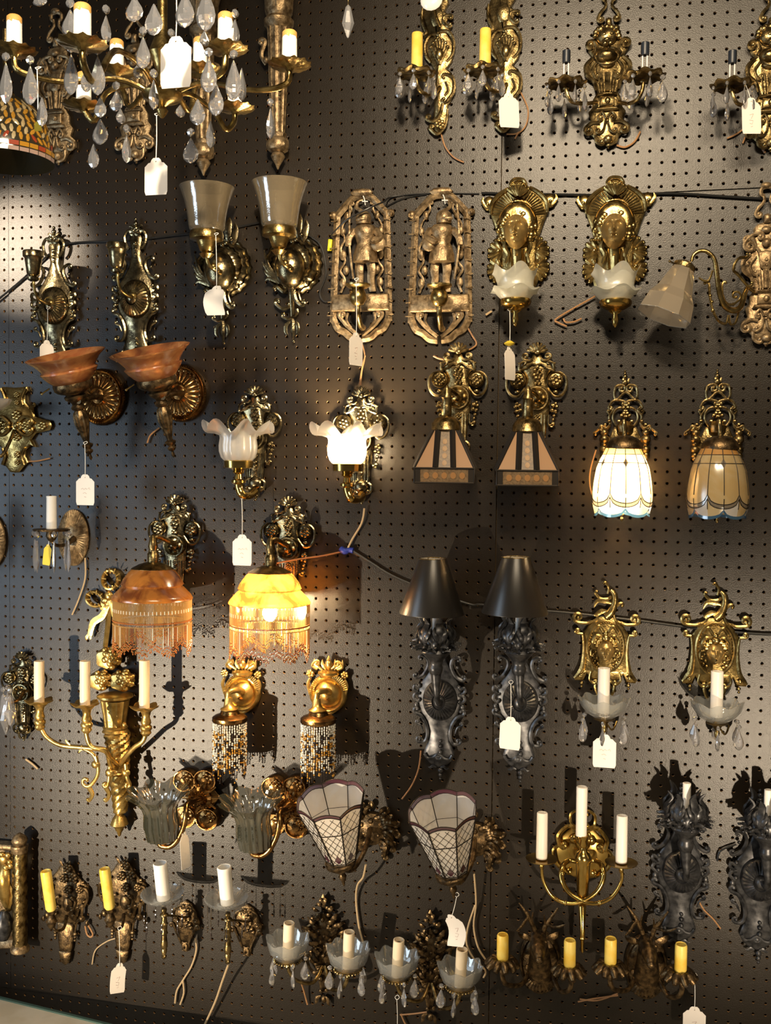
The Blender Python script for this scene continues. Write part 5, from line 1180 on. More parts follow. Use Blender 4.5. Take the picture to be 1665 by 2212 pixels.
# --- candles in cut glass dishes on brass spindles
BL = lathe_me([(.5, 0), (1.3, -3), (1.3, -5), (.5, -8)], 'bead_black', 6, False)
def spindle_sconce(loc, label):
    t = thing('spindle_candle_sconce', loc, label, 'wall sconce', 'spindle sconces with cut glass dishes'); b = B(E6, 1330, 930); o = 105; rn = random.Random(9)
    b.pl([(1330, 700), (1380, 740), (1440, 850), (1480, 950), (1460, 1040), (1400, 1080), (1370, 1180), (1350, 1280), (1330, 1290)], 2, 9, 3, m=1)
    for i in range(26): a = rn.uniform(0, 2 * PI); r = rn.uniform(20, 120); b.bl(1330 + r * math.cos(a), 930 + 1.5 * r * math.sin(a), rn.uniform(14, 26), out=14, n=6, h=4)
    b.st([(1350, 760), (1430, 820), (1450, 920)], 13, 12, c0=(24, .8), c1=(26, -1), m=1); b.st([(1440, 1000), (1400, 1090), (1350, 1200)], [14, 16, 8], 12, c0=(24, -.8), m=1); b.leaf([(1340, 1180), (1300, 1200), (1290, 1250), (1340, 1280)], 18, 12, m=1)
    b.obj('ornate_plate', 'bronze_dark', t)
    a = b.new(); a.st([(1330, 900, 14), (1250, 880, 60), (1150, 870, 96), (1105, 880, o)], [16, 14, 14, 16], 60, n=8)
    a.la(1102, [(10, 1365), (26, 1350), (30, 1330), (22, 1320), (36, 1260), (28, 1245), (38, 1230), (40, 1190), (34, 1150), (30, 1085), (44, 1070), (40, 1055), (32, 1040), (36, 975), (46, 960), (34, 945), (28, 880), (50, 865), (46, 850), (24, 835), (30, 800), (24, 780)], o, 16); a.bl(1095, 815, 26, out=o + 6); a.obj('spindle', 'brass_old', t)
    q = b.p(1090, 690, o); k = b.kk(o)
    g = B(); g.lax(q, (0, -.08, 1), [(20 * k, -4), (90 * k, -3), (170 * k, 0), (225 * k, 8), (246 * k, 16), (236 * k, 17), (160 * k, 5), (80 * k, 2)], 80, lambda i, tt, r, h: (r * (1 + .02 * math.cos(40 * tt)), h + .6 * math.cos(40 * tt)), cap0=False, cap1=False); g.obj('cut_glass_dish', 'glass_clear', t)
    ca = b.new(); ca.la(1098, [(76, 680), (78, 290), (80, 262), (72, 250), (62, 254), (58, 330)], o, 22, tilt=(-.05, .12), cap1=False); ca.obj('candle', 'candle_drip', t)
    for i in range(7):
        an = 2 * PI * i / 7 + .6; x, y = q.x + 215 * k * math.cos(an), q.y + 215 * k * math.sin(an); w = B(); w.tube([(0, 0, 0), (0, 0, -46)], .5, 4); z = q.z
        put(mesh_only(w, 'brass_old'), 'drop_wire', t, (x, y, z))
        for zz, s_ in ((-40, 1.2), (-50, 1.7), (-60, 1.3)): put(BL, 'jet_bead', t, (x, y, z + zz), (0, 0, 0), s_)
    return t
sp = spindle_sconce(at(E6, 1330, 930), 'spindle sconce with cut glass dish, long cord from its foot')
dup(sp, at(E6, 640, 880), 'spindle sconce with cut glass dish beside the curled white tag')

# --- leafy two candle sconces with glass dishes
def leaf_sconce(loc, label):
    t = thing('leafy_candle_sconce', loc, label, 'wall sconce', 'leafy two candle sconces'); b = B(E7, 1240, 560); rn = random.Random(21)
    b.pl([(1240, 320), (1290, 400), (1330, 480), (1290, 560), (1300, 660), (1270, 760), (1250, 850), (1240, 860)], 2, 9, 3, m=1)
    for (y, w, k_) in ((240, 26, 1), (275, 50, 1), (320, 70, 2), (372, 100, 2), (420, 135, 3), (470, 150, 3), (530, 110, 2), (600, 80, 2), (660, 105, 3), (720, 80, 2), (780, 52, 1), (835, 34, 1)):
        for s_ in (-1, 1):
            for q_ in range(k_):
                x0_ = 1240 + s_ * w * (.15 + .6 * q_ / max(1, k_)); L_ = w * rn.uniform(.38, .55) + 14; an = rn.uniform(-.25, .95)
                dx_, dy_ = s_ * math.cos(an) * L_, -math.sin(an) * L_; y_ = y + rn.uniform(-10, 12)
                b.leaf([(x0_, y_, 8), (x0_ + dx_ * .45, y_ + dy_ * .45 + 6, 20), (x0_ + dx_ * .8, y_ + dy_ * .8, 18), (x0_ + dx_ * 1.1, y_ + dy_ * 1.15, 8)], rn.uniform(11, 17), 12)
    for s_ in (-1, 1): b.st([(1240 + s_ * 30, 560, 10), (1240 + s_ * 110, 520, 14), (1240 + s_ * 130, 440, 12), (1240 + s_ * 80, 400, 10)], [8, 12, 12, 7], 12, c1=(22, s_ * .8)); b.st([(1240 + s_ * 20, 740, 10), (1240 + s_ * 90, 700, 14), (1240 + s_ * 120, 620, 12)], [8, 12, 8], 12, c1=(24, s_ * .9))
    for i in range(30): b.bl(1240 + rn.uniform(-90, 90), rn.uniform(330, 720), rn.uniform(9, 16), out=18, n=6, h=4)
    b.leaf([(1240, 290), (1240, 250), (1240, 225), (1240, 195)], 22, 14); b.bl(1240, 900, 20, 26, out=12); b.leaf([(1240, 880), (1265, 900), (1270, 930), (1280, 945)], 14, 12, m=1)
    b.obj('leafy_plate', 'bronze_dark', t)
    for (x, y, P, sd) in ((1020, 625, [(1230, 680, 14), (1180, 790, 50), (1080, 780, 84), (1030, 720, 95), (1022, 660, 95)], .3), (1432, 690, [(1250, 680, 14), (1300, 830, 50), (1390, 830, 84), (1428, 770, 95), (1430, 720, 95)], .8)):
        o = 95; a = b.new(); a.st(P, 13, o, n=8); a.la(x, [(8, y + 80), (20, y + 60), (16, y + 45), (50, y + 22), (86, y + 12), (90, y + 4)], o, 18)
        q = b.p(x, y + 16, o); k = b.kk(o)
        for i in range(26): an = 2 * PI * i / 26; a.sph((q.x + 88 * k * math.cos(an), q.y + 88 * k * math.sin(an), q.z), 3, 3, 3, 0, 6, 4)
        a.obj('candle_arm', 'brass_old', t)
        g = B(); g.lax(q, (0, 0, 1), [(30 * k, 2), (80 * k, 5), (122 * k, 22), (138 * k, 40), (146 * k, 50), (138 * k, 50), (118 * k, 28), (70 * k, 10)], 48, lambda i, tt, r, h: (r * (1 + (.04 * math.cos(8 * tt) if 1 < i < 7 else 0)), h + (4 * math.cos(8 * tt) if 2 < i < 7 else 0)), cap0=False, cap1=False); g.obj('glass_dish', 'glass_clear', t)
        c = b.new(); c.la(x, [(36, y + 5), (37, y - 225), (36, y - 250), (30, y - 252), (26, y - 225)], o, 18, tilt=(.07 if x < 1200 else .06, .12), cap1=False); c.obj('candle', 'candle_ivory', t)
        for i in range(5): an = 2 * PI * i / 5 + sd; drop(t, q.x + 118 * k * math.cos(an), q.y + 118 * k * math.sin(an), q.z + 8, 1.12, rot=an)
    return t
lf = leaf_sconce(at(E7, 1240, 560), 'leafy two candle sconce on the right, at the bottom edge')
dup(lf, at(E7, 545, 450), 'leafy two candle sconce on the left, below the leaded cones')

# --- stag head sconces
def stag_sconce(loc, label):
    t = thing('stag_head_sconce', loc, label, 'wall sconce', 'stag head sconces with yellow candles'); b = B(E8, 430, 490); o = 85
    b.ov(430, 490, 140, 215, [(1, 2), (1, 8), (.96, 14), (.9, 16), (.86, 10), (.82, 12), (.6, 16), (.2, 18)], 48); b.fan(430, 560, 130, 215, 325, 11, 16, .10)
    b.obj('oval_plaque', 'bronze_dark', t)
    h = b.new(); h.st([(430, 580, 16), (428, 500, 34), (425, 400, 52), (420, 340, 62)], [90, 76, 60, 54], 40, n=12); h.st([(420, 330, 56), (418, 370, 84), (420, 430, 112), (424, 480, 130)], [56, 58, 44, 26], 90, n=12); h.bl(424, 485, 30, 26, out=130); h.bl(420, 330, 54, 46, out=64)
    for s_ in (-1, 1):
        h.leaf([(420 + s_ * 40, 340, 62), (420 + s_ * 80, 330, 60), (420 + s_ * 120, 310, 56), (420 + s_ * 140, 290, 52)], 26, 60); h.bl(420 + s_ * 44, 362, 12, 10, out=92)
    h.obj('stag_head', 'bronze_dark', t)
    for s_, P, Q in ((-1, [(400, 300, 60), (370, 230, 64), (340, 170, 70), (285, 95, 76)], [(350, 190, 68), (290, 270, 90), (270, 285, 96)]), (1, [(450, 300, 60), (465, 250, 64), (500, 200, 70), (550, 130, 76)], [(470, 240, 66), (540, 260, 90), (600, 240, 96)])):
        g = b.new(); g.st(P, [17, 15, 12, 5], 66, n=7, ball=0); g.st(Q, [11, 10, 4], 80, n=6, ball=0); g.st([P[1], (P[1][0] - s_ * 10, P[1][1] - 70, 80)], [10, 4], 70, sub=2, ball=0); g.obj('antler', 'bronze_dark', t)
    for (x, y, cx, cy, P) in ((172, 512, 178, 310, [(360, 560, 16), (300, 650, 50), (200, 650, 80), (172, 590, o), (172, 540, o)]), (622, 560, 632, 350, [(500, 560, 16), (560, 690, 50), (620, 690, 80), (640, 640, o), (624, 590, o)])):
        a = b.new(); a.st(P, 17, o, n=8, c0=(20, .5))
        for i in range(10):
            an = 2 * PI * i / 10; q = a.p(x, y, o); k = a.kk(o); R_ = 112 * k
            a.tube(smooth([(q.x + 10 * math.cos(an), q.y + 10 * math.sin(an), q.z + 2), (q.x + R_ * .6 * math.cos(an), q.y + R_ * .6 * math.sin(an), q.z + 6), (q.x + R_ * math.cos(an), q.y + R_ * math.sin(an), q.z - 4)], 3), [6, 11, 5], 8, 1)
        a.obj('leaf_cup_arm', 'bronze_dark', t)
        c = b.new(); c.la(cx - 4, [(30, y - 20), (38, y - 30), (40, y - 50), (39, cy), (34, cy - 10), (28, cy - 8), (26, cy + 30)], o, 18, tilt=(0, .08), cap1=False); c.obj('candle', 'candle_yellow', t)
    return t
sg_ = stag_sconce(at(E8, 430, 490), 'stag head sconce on the left, under the brass horn sconce')
dup(sg_, at(E8, 1145, 520), 'stag head sconce on the right, tag hanging from its candle')

# ================================================================ chandelier and things hanging at the top left
def ppm(out): return FPX / (DIST * 1000 - out)         # pixels per millimetre at a depth
def chandelier():
    HO = 730; t = thing('crystal_chandelier', W(345, 250, HO), 'brass candle chandelier with crystal drops, hanging in the upper left', 'chandelier')
    o0 = W(345, 250, HO) * 1000; L = lambda x, y, out: W(x, y, out) * 1000 - o0
    h = B(); c = L(350, 250, HO)
    h.lax(c, (0, 0, 1), [(2, -4), (7, 2), (10, 8), (5, 14), (14, 20), (30, 26), (34, 34), (24, 44), (12, 52), (9, 70), (14, 84), (22, 100), (14, 122), (8, 140), (8, 330)], 24); h.obj('hub', 'brass_warm', t)
    arms = [(625, 143, 700, 1), (487, 108, 790, 1), (178, 98, 990, 1), (31, 112, 830, 1), (252, 157, 640, 1), (432, 152, 590, 1), (181, 232, 740, 0), (507, 236, 580, 0)]
    for (x, y, out, up) in arms:
        q = L(x, y, out); d = Vector((q.x - c.x, q.y - c.y, 0)); hub = c + Vector((0, 0, 38)) + d.normalized() * 22
        low = min(q.z, hub.z) - 22
        P = [hub, hub + d * .22 + Vector((0, 0, 14)), hub + d * .55 + Vector((0, 0, 2)), Vector((c.x + d.x * .86, c.y + d.y * .86, low)), Vector((c.x + d.x * .985, c.y + d.y * .985, low + 16)), q - Vector((0, 0, 4))]
        if up: P[3].z = q.z - 36; P[4].z = q.z - 26
        a = B(); a.tube(smooth(P, 5), [5.2, 4.6, 4.6, 5, 5.4, 4.6], 8)
        a.lax(q, (0, 0, 1), [(5, -8), (8, -4), (30, 0), (35, 3), (31, 4), (8, 2), (4, 2)], 36, lambda i, tt, r, hh: (r * (1 + (.05 * math.cos(12 * tt) if 1 < i < 5 else 0)), hh + (1.5 * math.cos(12 * tt) if 1 < i < 5 else 0)))
        a.obj('candle_arm', 'brass_warm', t)
        k = B(); k.lax(q, (0, 0, 1), [(12.5, 3), (12, 44), (11.6, 48)], 16, lambda i, tt, r, hh: (r * (1 + .02 * math.cos(7 * tt + 2 * i)), hh)); co = k.obj('candle_sleeve', 'candle_drip', t)
        k = B(); k.lax(q, (0, 0, 1), [(12.1, 46), (11.9, 53), (9, 56), (3, 57)], 14, lambda i, tt, r, hh: (r, hh - (3.5 * max(0, math.cos(5 * tt)) if i == 0 else 0))); k.obj('wax_tip', 'candle_tip', co)
    # drops traced as (x, top, bottom, width, depth) in the crop
    for (x, y0, y1, w, out, bead) in ((30, 322, 550, 84, 880, 1), (155, 340, 555, 100, 900, 1), (215, 500, 662, 70, 860, 0), (365, 280, 502, 92, 960, 1), (502, 290, 502, 96, 960, 1), (515, 500, 612, 76, 940, 0), (515, 612, 752, 96, 900, 0), (480, 740, 876, 70, 880, 0),
            (596, 470, 580, 80, 800, 1), (650, 690, 846, 44, 760, 1), (790, 410, 572, 48, 900, 1), (735, 190, 362, 86, 860, 1), (708, 330, 408, 30, 800, 0), (690, -20, 120, 110, 1000, 0), (790, 20, 190, 118, 1010, 0), (950, -40, 150, 120, 1050, 0), (1058, -60, 168, 150, 1060, 0), (1072, 300, 482, 96, 860, 1),
            (1110, 430, 602, 90, 840, 0), (1015, 510, 648, 92, 820, 0), (1082, 620, 766, 50, 800, 0), (980, 710, 846, 94, 780, 1), (1200, 310, 522, 92, 840, 1), (1242, 350, 524, 50, 820, 0), (1390, 556, 718, 42, 740, 1), (1208, 100, 222, 40, 800, 1), (545, 80, 226, 50, 900, 1), (360, 50, 196, 110, 960, 1), (926, 540, 606, 30, 780, 0), (620, 560, 640, 36, 800, 0), (205, -30, 36, 90, 960, 0), (1050, 160, 240, 40, 830, 0), (880, 200, 300, 60, 800, 1), (440, 360, 480, 60, 830, 0)):
        px, py0 = pix(C1, x, y0); _, py1 = pix(C1, x, y1); k = 1 / ppm(out); q = L(px, py0, out); ln = (py1 - py0) * k; sx = min(1.35, max(.8, w / 2.379 * k / 19.6))
        an = 0 if w > 60 else 1.2
        put(DROP, 'crystal_drop', t, q, (0, 0, an), (sx if w > 60 else 1, 1, ln / 38))
        if bead:
            put(BEAD, 'crystal_bead', t, q + Vector((0, 0, 9)), (0, 0, an), 1.35); put(PIN, 'pin', t, q + Vector((0, 0, 1)))
    return t
chandelier()
kt = thing('crystal_pendant', W(752, -30, 650), 'single kite shaped crystal hanging alone at the top edge', 'crystal')
q = (W(752, 10, 650) - W(752, -30, 650)) * 1000; put(KITE, 'kite_crystal', kt, q, (0, 0, .3), (1.05, 1, 1.0)); wb_ = B(); wb_.tube([(0, 0, 60), (q.x, q.y, q.z - 2)], .5, 5); wb_.obj('hanging_wire', 'brass_old', kt)
kn = thing('round_glass_knob', W(932, 0, 105), 'round white glass knob at the top edge above a yellow candle', 'knob')
wb_ = B(); wb_.lax((0, 0, 0), (0, -1, .1), [(5, -14), (12, -8), (22, -3), (24, 1), (20, 6), (10, 9), (2, 10)], 16); wb_.obj('glass_disc', 'white_knob', kn); wb_ = B(); wb_.tube([(0, 10, 0), (0, 60, -10), (4, 84, -20)], 3, 6); wb_.obj('knob_stem', 'brass_old', kn)

# long fluted torches behind the chandelier
def column_torch(loc, label):
    t = thing('fluted_torch_sconce', loc, label, 'wall sconce', 'long fluted torches behind the chandelier'); b = B(FULL, 600, 180)
    fl = lambda i, tt, r, h: (r * (1 + .07 * math.cos(12 * tt)), h)
    b.la(600, [(15, 292), (17, 240), (20, 170), (22, 100), (24, 62)], 32, 36, fl); c = b.obj('fluted_shaft', 'bronze', t)
    h = b.new(); h.la(602, [(24, 64), (32, 56), (33, 46), (26, 38), (30, 28), (32, -10), (40, -40), (44, -44)], 32, 36, lambda i, tt, r, h_: (r * (1 + (.05 * math.cos(14 * tt) if i > 3 else 0)), h_)); h.obj('torch_head', 'bronze', t)
    g = b.new(); g.la(600, [(14, 330), (22, 325), (24, 316), (23, 305), (17, 298), (19, 290), (12, 286)], 32, 20, lambda i, tt, r, h_: (r * (1 + .06 * math.cos(9 * tt)), h_)); g.la(600, [(1.5, 366), (6, 356), (16, 338), (12, 330), (6, 326)], 32, 12); g.obj('acorn_finial', 'bronze', t)
    w = b.new(); w.st([(575, 140, 20), (565, 120, 20), (572, 95, 20)], [4, 6, 4], 20, c1=(8, .8)); w.bl(575, 130, 8, out=24); w.st([(622, 120, 20), (634, 128, 20), (630, 150, 20)], [4, 6, 4], 20, c1=(6, -.7)); w.bell_bar(604, 190, 250, 4, 52, 7); w.obj('side_scroll', 'bronze', t)
    return t
ct = column_torch(W(600, 180, 0), 'long fluted torch sconce behind the right chandelier candle')
dup(ct, W(441, 196, 0), 'long fluted torch sconce mostly hidden behind chandelier crystals')

# leaf patterned lampshade cut off at the left
def leaf_lampshade():
    OU = 330; t = thing('leaf_glass_lampshade', W(12, 350, OU), 'stained glass lampshade with orange leaves, at the left edge', 'lampshade'); k = 1 / ppm(OU); rn = random.Random(2)
    pr = [(112, 0), (113, 22), (104, 70), (84, 112), (52, 142), (16, 156)]
    def R_(h):
        for (r0, h0), (r1, h1) in zip(pr, pr[1:]):
            if h <= h1: return r0 + (r1 - r0) * (h - h0) / (h1 - h0)
        return 12
    b = B(); b.lax((0, 0, 0), (0, 0, 1), [(r * k, h * k) for r, h in pr], 40, cap0=False); b.obj('dark_glass_ground', 'pane_green', t)
    def P_(a, h, l=1.4): r = R_(h) * k + l; return Vector((r * math.sin(a), -r * math.cos(a), h * k))
    def pane(a, h, la_, lh, rot, m, nm):
        V = [P_(a, h, 2.2)]
        for i in range(6):
            e = i * PI / 3; u, v = la_ * math.cos(e), lh * math.sin(e); V.append(P_(a + (u * math.cos(rot) - v * math.sin(rot)) / R_(h), h + u * math.sin(rot) + v * math.cos(rot), 1.4))
        g = B(); g.add(V, [(0, 1 + i, 1 + (i + 1) % 6) for i in range(6)]); g.obj(nm, m, t, True)
    for row, h in enumerate((34, 50, 66, 82, 98, 112, 126)):
        n = int(44 * R_(h) / 113)
        for i in range(n):
            a = 2 * PI * (i + .5 * (row % 2)) / n
            if math.cos(a) < -.25: continue
            red = row == 0 and i % 4 == 0
            pane(a, h + rn.uniform(-2, 2), 4.6, 10.5, rn.uniform(-.9, .9), 'pane_redflower' if red else rn.choice(('pane_orange', 'pane_orange', 'pane_cream')), 'leaf_pane')
    for h0, h1, m in ((0, 9, 'pane_pink'), (12, 22, 'pane_orange')):
        for i in range(30):
            a0, a1 = 2 * PI * i / 30 + .01, 2 * PI * (i + 1) / 30 - .01
            if math.cos(a0) < -.25: continue
            g = B(); g.add([P_(a0, h0), P_(a1, h0), P_(a1, h1), P_(a0, h1)], [(0, 1, 2, 3)]); g.obj('border_pane', m if i % 3 or h0 == 0 else 'pane_redflower', t, True)
    c = B(); c.lax((0, 0, 154 * k), (0, 0, 1), [(20 * k, 0), (22 * k, 5), (8, 14), (5, 22), (5, 140)], 16); c.obj('brass_cap', 'brass_old', t)
    return t
leaf_lampshade()

# ================================================================ price tags
def price_tag(hx, hy, out, anchor, label, w=46, h=71, turn=0.0, lean=0.0, bend=0.0, m='card', marks=None, aout=None, bead=False):
    """card tag: hole at photo pixel (hx, hy), string up to the anchor pixel"""
    t = thing('price_tag', W(hx, hy, out), label, 'price tag', 'paper price tags on strings')
    out2 = [(-.5, -1), (-.44, -1.0), (.44, -1.0), (.5, -.96), (.5, -.20), (.46, -.16), (.40, -.15), (.34, -.09), (.24, -.08), (.20, 0), (.12, .05), (-.12, .05), (-.20, 0), (-.24, -.08), (-.34, -.09), (-.40, -.15), (-.46, -.16), (-.5, -.20), (-.5, -.96)][1:]
    ct, st_ = math.cos(turn), math.sin(turn); cl, sl = math.cos(lean), math.sin(lean)
    def T(u, v, d=0):
        x, z = u * w, v * h * .95; y = bend * math.sin((v + .1) * 3.0) + d
        if bend: x += bend * .55 * math.sin((v + .15) * 4.4)
        x, z = x * cl - z * sl, x * sl + z * cl
        return Vector((x * ct - y * st_, x * st_ + y * ct, z))
    # front and back skins in rows so that the card can curl
    rows = [-1, -.9, -.78, -.66, -.54, -.42, -.30, -.20, -.15, -.09, -.08, 0, .05]
    def half(v):
        if v <= -.2: return .5 if v > -.97 else .45
        for (a, b_), (c_, d_) in zip(((-.2, .5), (-.15, .42), (-.09, .34), (-.08, .25), (0, .20)), ((-.15, .42), (-.09, .34), (-.08, .25), (0, .20), (.05, .12))):
            if v <= c_: return b_ + (d_ - b_) * (v - a) / (c_ - a)
        return .12
    b = B(); vs = []; n = len(rows)
    for d in (-.3, .3):
        for v in rows: vs += [T(-half(v), v, d), T(half(v), v, d)]
    fs = [(2 * i, 2 * i + 1, 2 * i + 3, 2 * i + 2) for i in range(n - 1)] + [(2 * n + 2 * i, 2 * n + 2 * i + 2, 2 * n + 2 * i + 3, 2 * n + 2 * i + 1) for i in range(n - 1)]
    fs += [(2 * i, 2 * i + 2, 2 * n + 2 * i + 2, 2 * n + 2 * i) for i in range(n - 1)] + [(2 * i + 1, 2 * n + 2 * i + 1, 2 * n + 2 * i + 3, 2 * i + 3) for i in range(n - 1)] + [(0, 2 * n, 2 * n + 1, 1), (2 * n - 2, 2 * n - 1, 4 * n - 1, 4 * n - 2)]
    b.add(vs, fs); b.obj('card', m, t)
    e = B(); c = T(0, -.05, -.6); e.lax(c, (0, -1, 0), [(1.0, 0), (1.0, .5)], 8); e.obj('eyelet', 'bronze_dark', t)
    s = B(); a = (W(anchor[0], anchor[1], aout if aout is not None else out) - W(hx, hy, out)) * 1000
    s.tube(smooth([c, c + (a - c) * .5 + Vector((.8, 0, 0)), a], 4), .75, 5); s.tube(smooth([a, a + Vector((5, 3, 4)), a + Vector((0, 8, 7)), a + Vector((-5, 3, 4)), a], 3), .7, 5); s.obj('string', 'string', t)
    if bead: y = B(); y.lax(a * .12 + Vector((0, 0, 0)), (0, 0, 1), [(2, -5), (10, -2), (12, 1), (4, 6)], 12); y.obj('yellow_disc', 'card_yellow', t)
    if marks:
        i = B()
        for S in marks: i.tube([T(u, v, -.55) for u, v in S], .55, 4, .3)
        i.obj('handwriting', 'ink', t)
    return t
M1 = [[(-.22, -.46), (-.14, -.42), (-.06, -.47), (.02, -.42), (.10, -.46)], [(.15, -.45), (.22, -.40), (.26, -.47)], [(-.12, -.60), (-.02, -.57), (.08, -.61)], [(-.05, -.71), (.06, -.73)]]
M2 = [[(-.1, -.45), (.1, -.42)], [(.1, -.42), (-.02, -.56)], [(-.12, -.60), (.08, -.62), (.02, -.72), (-.1, -.70)], [(-.05, -.80), (.05, -.78)]]
price_tag(380, 84, 950, (381, -12), 'largest blank white tag, in front of the chandelier')
price_tag(337, 345, 730, (338, 250), 'white tag hanging under the chandelier finial', w=40, h=60)
price_tag(1098, 205, 100, (1098, 168), 'white tag under the crystals of the second rococo plate', turn=.55, lean=.06)
price_tag(1622, 215, 105, (1608, 178), 'handwritten tag on the lion sconce at the right edge', w=40, turn=.35, lean=.05, marks=M2)
price_tag(466, 620, 138, (466, 508), 'curled white tag in front of the left glass bell sconce', bend=7, h=66)
price_tag(769, 722, 118, (769, 606), 'narrow side-on tag under the left knight plaque', turn=1.15, marks=M2)
price_tag(1100, 752, 96, (1101, 672), 'curled tag with yellow disc below the left face sconce', w=40, turn=1.1, bend=4, bead=True)
price_tag(184, 1028, 140, (183, 960), 'white tag hanging from the stem of the left stone bowl', marks=M1)
price_tag(523, 1158, 86, (522, 1078), 'white tag hanging under the unlit ruffled glass sconce', marks=M1)
price_tag(1103, 1552, 96, (1103, 1478), 'cream tag on the black torch sconce under the right cone shade', turn=-.15, lean=-.03)
price_tag(1306, 1590, 92, (1307, 1535), 'bright white tag under the left framed face sconce', marks=M1, w=48)
price_tag(397, 1800, 142, (396, 1778), 'white tag seen nearly edge-on beneath the left smoky tulip glass', w=30, h=86, turn=1.25, bend=9)
price_tag(977, 1978, 150, (986, 1938), 'curled cream tag below the right white leaded cone', w=40, bend=-8, turn=-.25, lean=.12, marks=M2)
price_tag(258, 2084, 82, (257, 2010), 'grey looking twisted tag under the right carved candle plate', w=36, turn=.75, lean=-.1, marks=M2, bend=3)
price_tag(1500, 2178, 88, (1500, 2112), 'white tag cut off by the bottom edge, under the right stag head', marks=M2)
price_tag(101, 738, 60, (103, 668), 'tag half hidden behind the left stone bowl', w=34, turn=.9)
price_tag(104, 1178, 100, (106, 1160), 'yellow tag among the glass prisms of the oval sconce', w=20, h=50, m='card_yellow', lean=-.12)
price_tag(82, 262, 840, (80, 150), 'small yellow tag among the left chandelier crystals', w=12, h=16, m='card_yellow')
price_tag(858, 2222, 120, (857, 2160), 'white tag on doubled strings at the bottom edge', w=44)

# ================================================================ cords
def cord(pts, out, r, m, label, extra=None, fl=1.0):
    o0 = W(pts[0][0], pts[0][1], pts[0][2] if len(pts[0]) > 2 else out); t = thing('electric_cord', o0, label, 'cord', 'electric cords on the pegboard'); b = B()
    for P in [pts] + (extra or []): b.tube(smooth([(W(p[0], p[1], p[2] if len(p) > 2 else out) - o0) * 1000 for p in P], 5), r, 6); b.obj('cord_strand', m, t); b = B()
    return t
cord([(-10, 652), (50, 602), (108, 548), (150, 526), (240, 521), (300, 517), (380, 508), (480, 496), (560, 481)], 5, 2.4, 'cord_black', 'black cord running past the glare and the gold sunburst sconces')
cord([(660, 505), (692, 530), (704, 590), (690, 632), (703, 652), (735, 640)], 6, 1.8, 'cord_black', 'thin black cord looping right of the glass bell sconces')
cord([(714, 512, 3), (719, 504, 30), (745, 478, 52), (772, 462, 56), (800, 448, 52), (828, 436, 30), (848, 425, 4), (921, 418), (1035, 418)], 2.4, 1.9, 'cord_black', 'black cord draped across the left knight plaque', [[(835, 446), (873, 428), (921, 420)]])
cord([(1040, 417), (1200, 420), (1300, 421), (1450, 418), (1560, 424), (1660, 430)], 5, 2.6, 'cord_black', 'black cord along the panel joint behind the face sconces')
cord([(762, 1191), (800, 1215), (842, 1241), (900, 1266), (1010, 1304), (1040, 1306), (1120, 1316), (1220, 1323), (1380, 1341), (1485, 1355), (1615, 1368), (1672, 1371)], 7, 2.8, 'cord_black', 'long black cord from the blue tape to the right edge')
cord([(787, 1098), (781, 1130), (760, 1166), (750, 1188)], 12, 2.4, 'cord_tan', 'tan cord from the lit ruffled sconce down to the blue tape')
cord([(598, 1216, 40), (650, 1207, 30), (700, 1200, 16), (745, 1190)], 12, 2.2, 'cord_brown', 'brown cord from the lit fringed dome to the blue tape')
tp = thing('blue_tape_joint', W(750, 1189, 12), 'blue tape wrapped around a cord joint', 'tape')
b_ = B(); b_.tube(smooth([(-16, 0, 4), (-6, -2, -2), (4, 0, 1), (14, 0, 0)], 3), [7, 8.5, 6, 7], 8); b_.obj('tape_wrap', 'tape_blue', tp)
cord([(779, 832), (782, 800), (788, 770), (782, 742)], 6, 1.6, 'cord_brown', 'short brown cord above the lit ruffled sconce', [[(776, 832), (783, 790), (789, 768)]])
cord([(1004, 698), (1018, 722), (1029, 742), (1020, 752), (1008, 757)], 6, 2, 'cord_brown', 'brown cord bent below the right knight plaque')
cord([(936, 769), (950, 775), (968, 778)], 8, 2.4, 'cord_brown', 'stub of brown cord beside a pyramid sconce crest')
cord([(953, 290), (962, 318), (980, 340), (1002, 351)], 5, 1.8, 'cord_brown', 'brown cord curling under the first rococo plate')
cord([(1122, 195), (1140, 235), (1136, 270), (1118, 288), (1094, 290)], 5, 1.8, 'cord_brown', 'brown cord looping behind the tag of the second rococo plate', [[(1120, 285), (1112, 300)]])
cord([(1332, 314), (1350, 318), (1370, 306), (1383, 284)], 6, 2.2, 'cord_brown', 'brown cord at the foot of the left lion sconce')
cord([(1570, 299), (1590, 290), (1612, 274)], 6, 1.8, 'cord_brown', 'brown cord end left of the right edge tag', [[(1604, 310), (1612, 288)]])
cord([(1618, 288), (1635, 305), (1652, 330)], 6, 2.6, 'cord_brown', 'brown cord below the right edge lion sconce')
cord([(1285, 640), (1262, 653), (1235, 668), (1200, 690), (1206, 697), (1224, 705)], 8, 2, 'cord_brown', 'brown cord left of the second frosted cup', [[(1217, 688), (1222, 696), (1240, 695), (1256, 688)]])
cord([(1049, 680), (1062, 672)], 8, 2.4, 'cord_tan', 'short cut cord end left of the first frosted cup')
cord([(318, 957), (325, 940), (344, 924)], 6, 2, 'cord_brown', 'brown cord peeking out by the right stone bowl stem')
cord([(54, 997), (80, 996), (108, 990)], 6, 2, 'cord_brown', 'brown cord right of the gilt cross tail')
cord([(184, 1205), (184, 1250), (170, 1295), (156, 1328)], 6, 2.2, 'cord_tan', 'tan cord hanging from the oval ribbed plate')
cord([(56, 1640), (70, 1650), (82, 1661)], 6, 2.6, 'cord_tan', 'tan cord stub under the small grape plate')
cord([(909, 1622), (904, 1660), (890, 1695), (868, 1726)], 6, 2, 'cord_brown', 'brown cord curving down from the left cone shade torch')
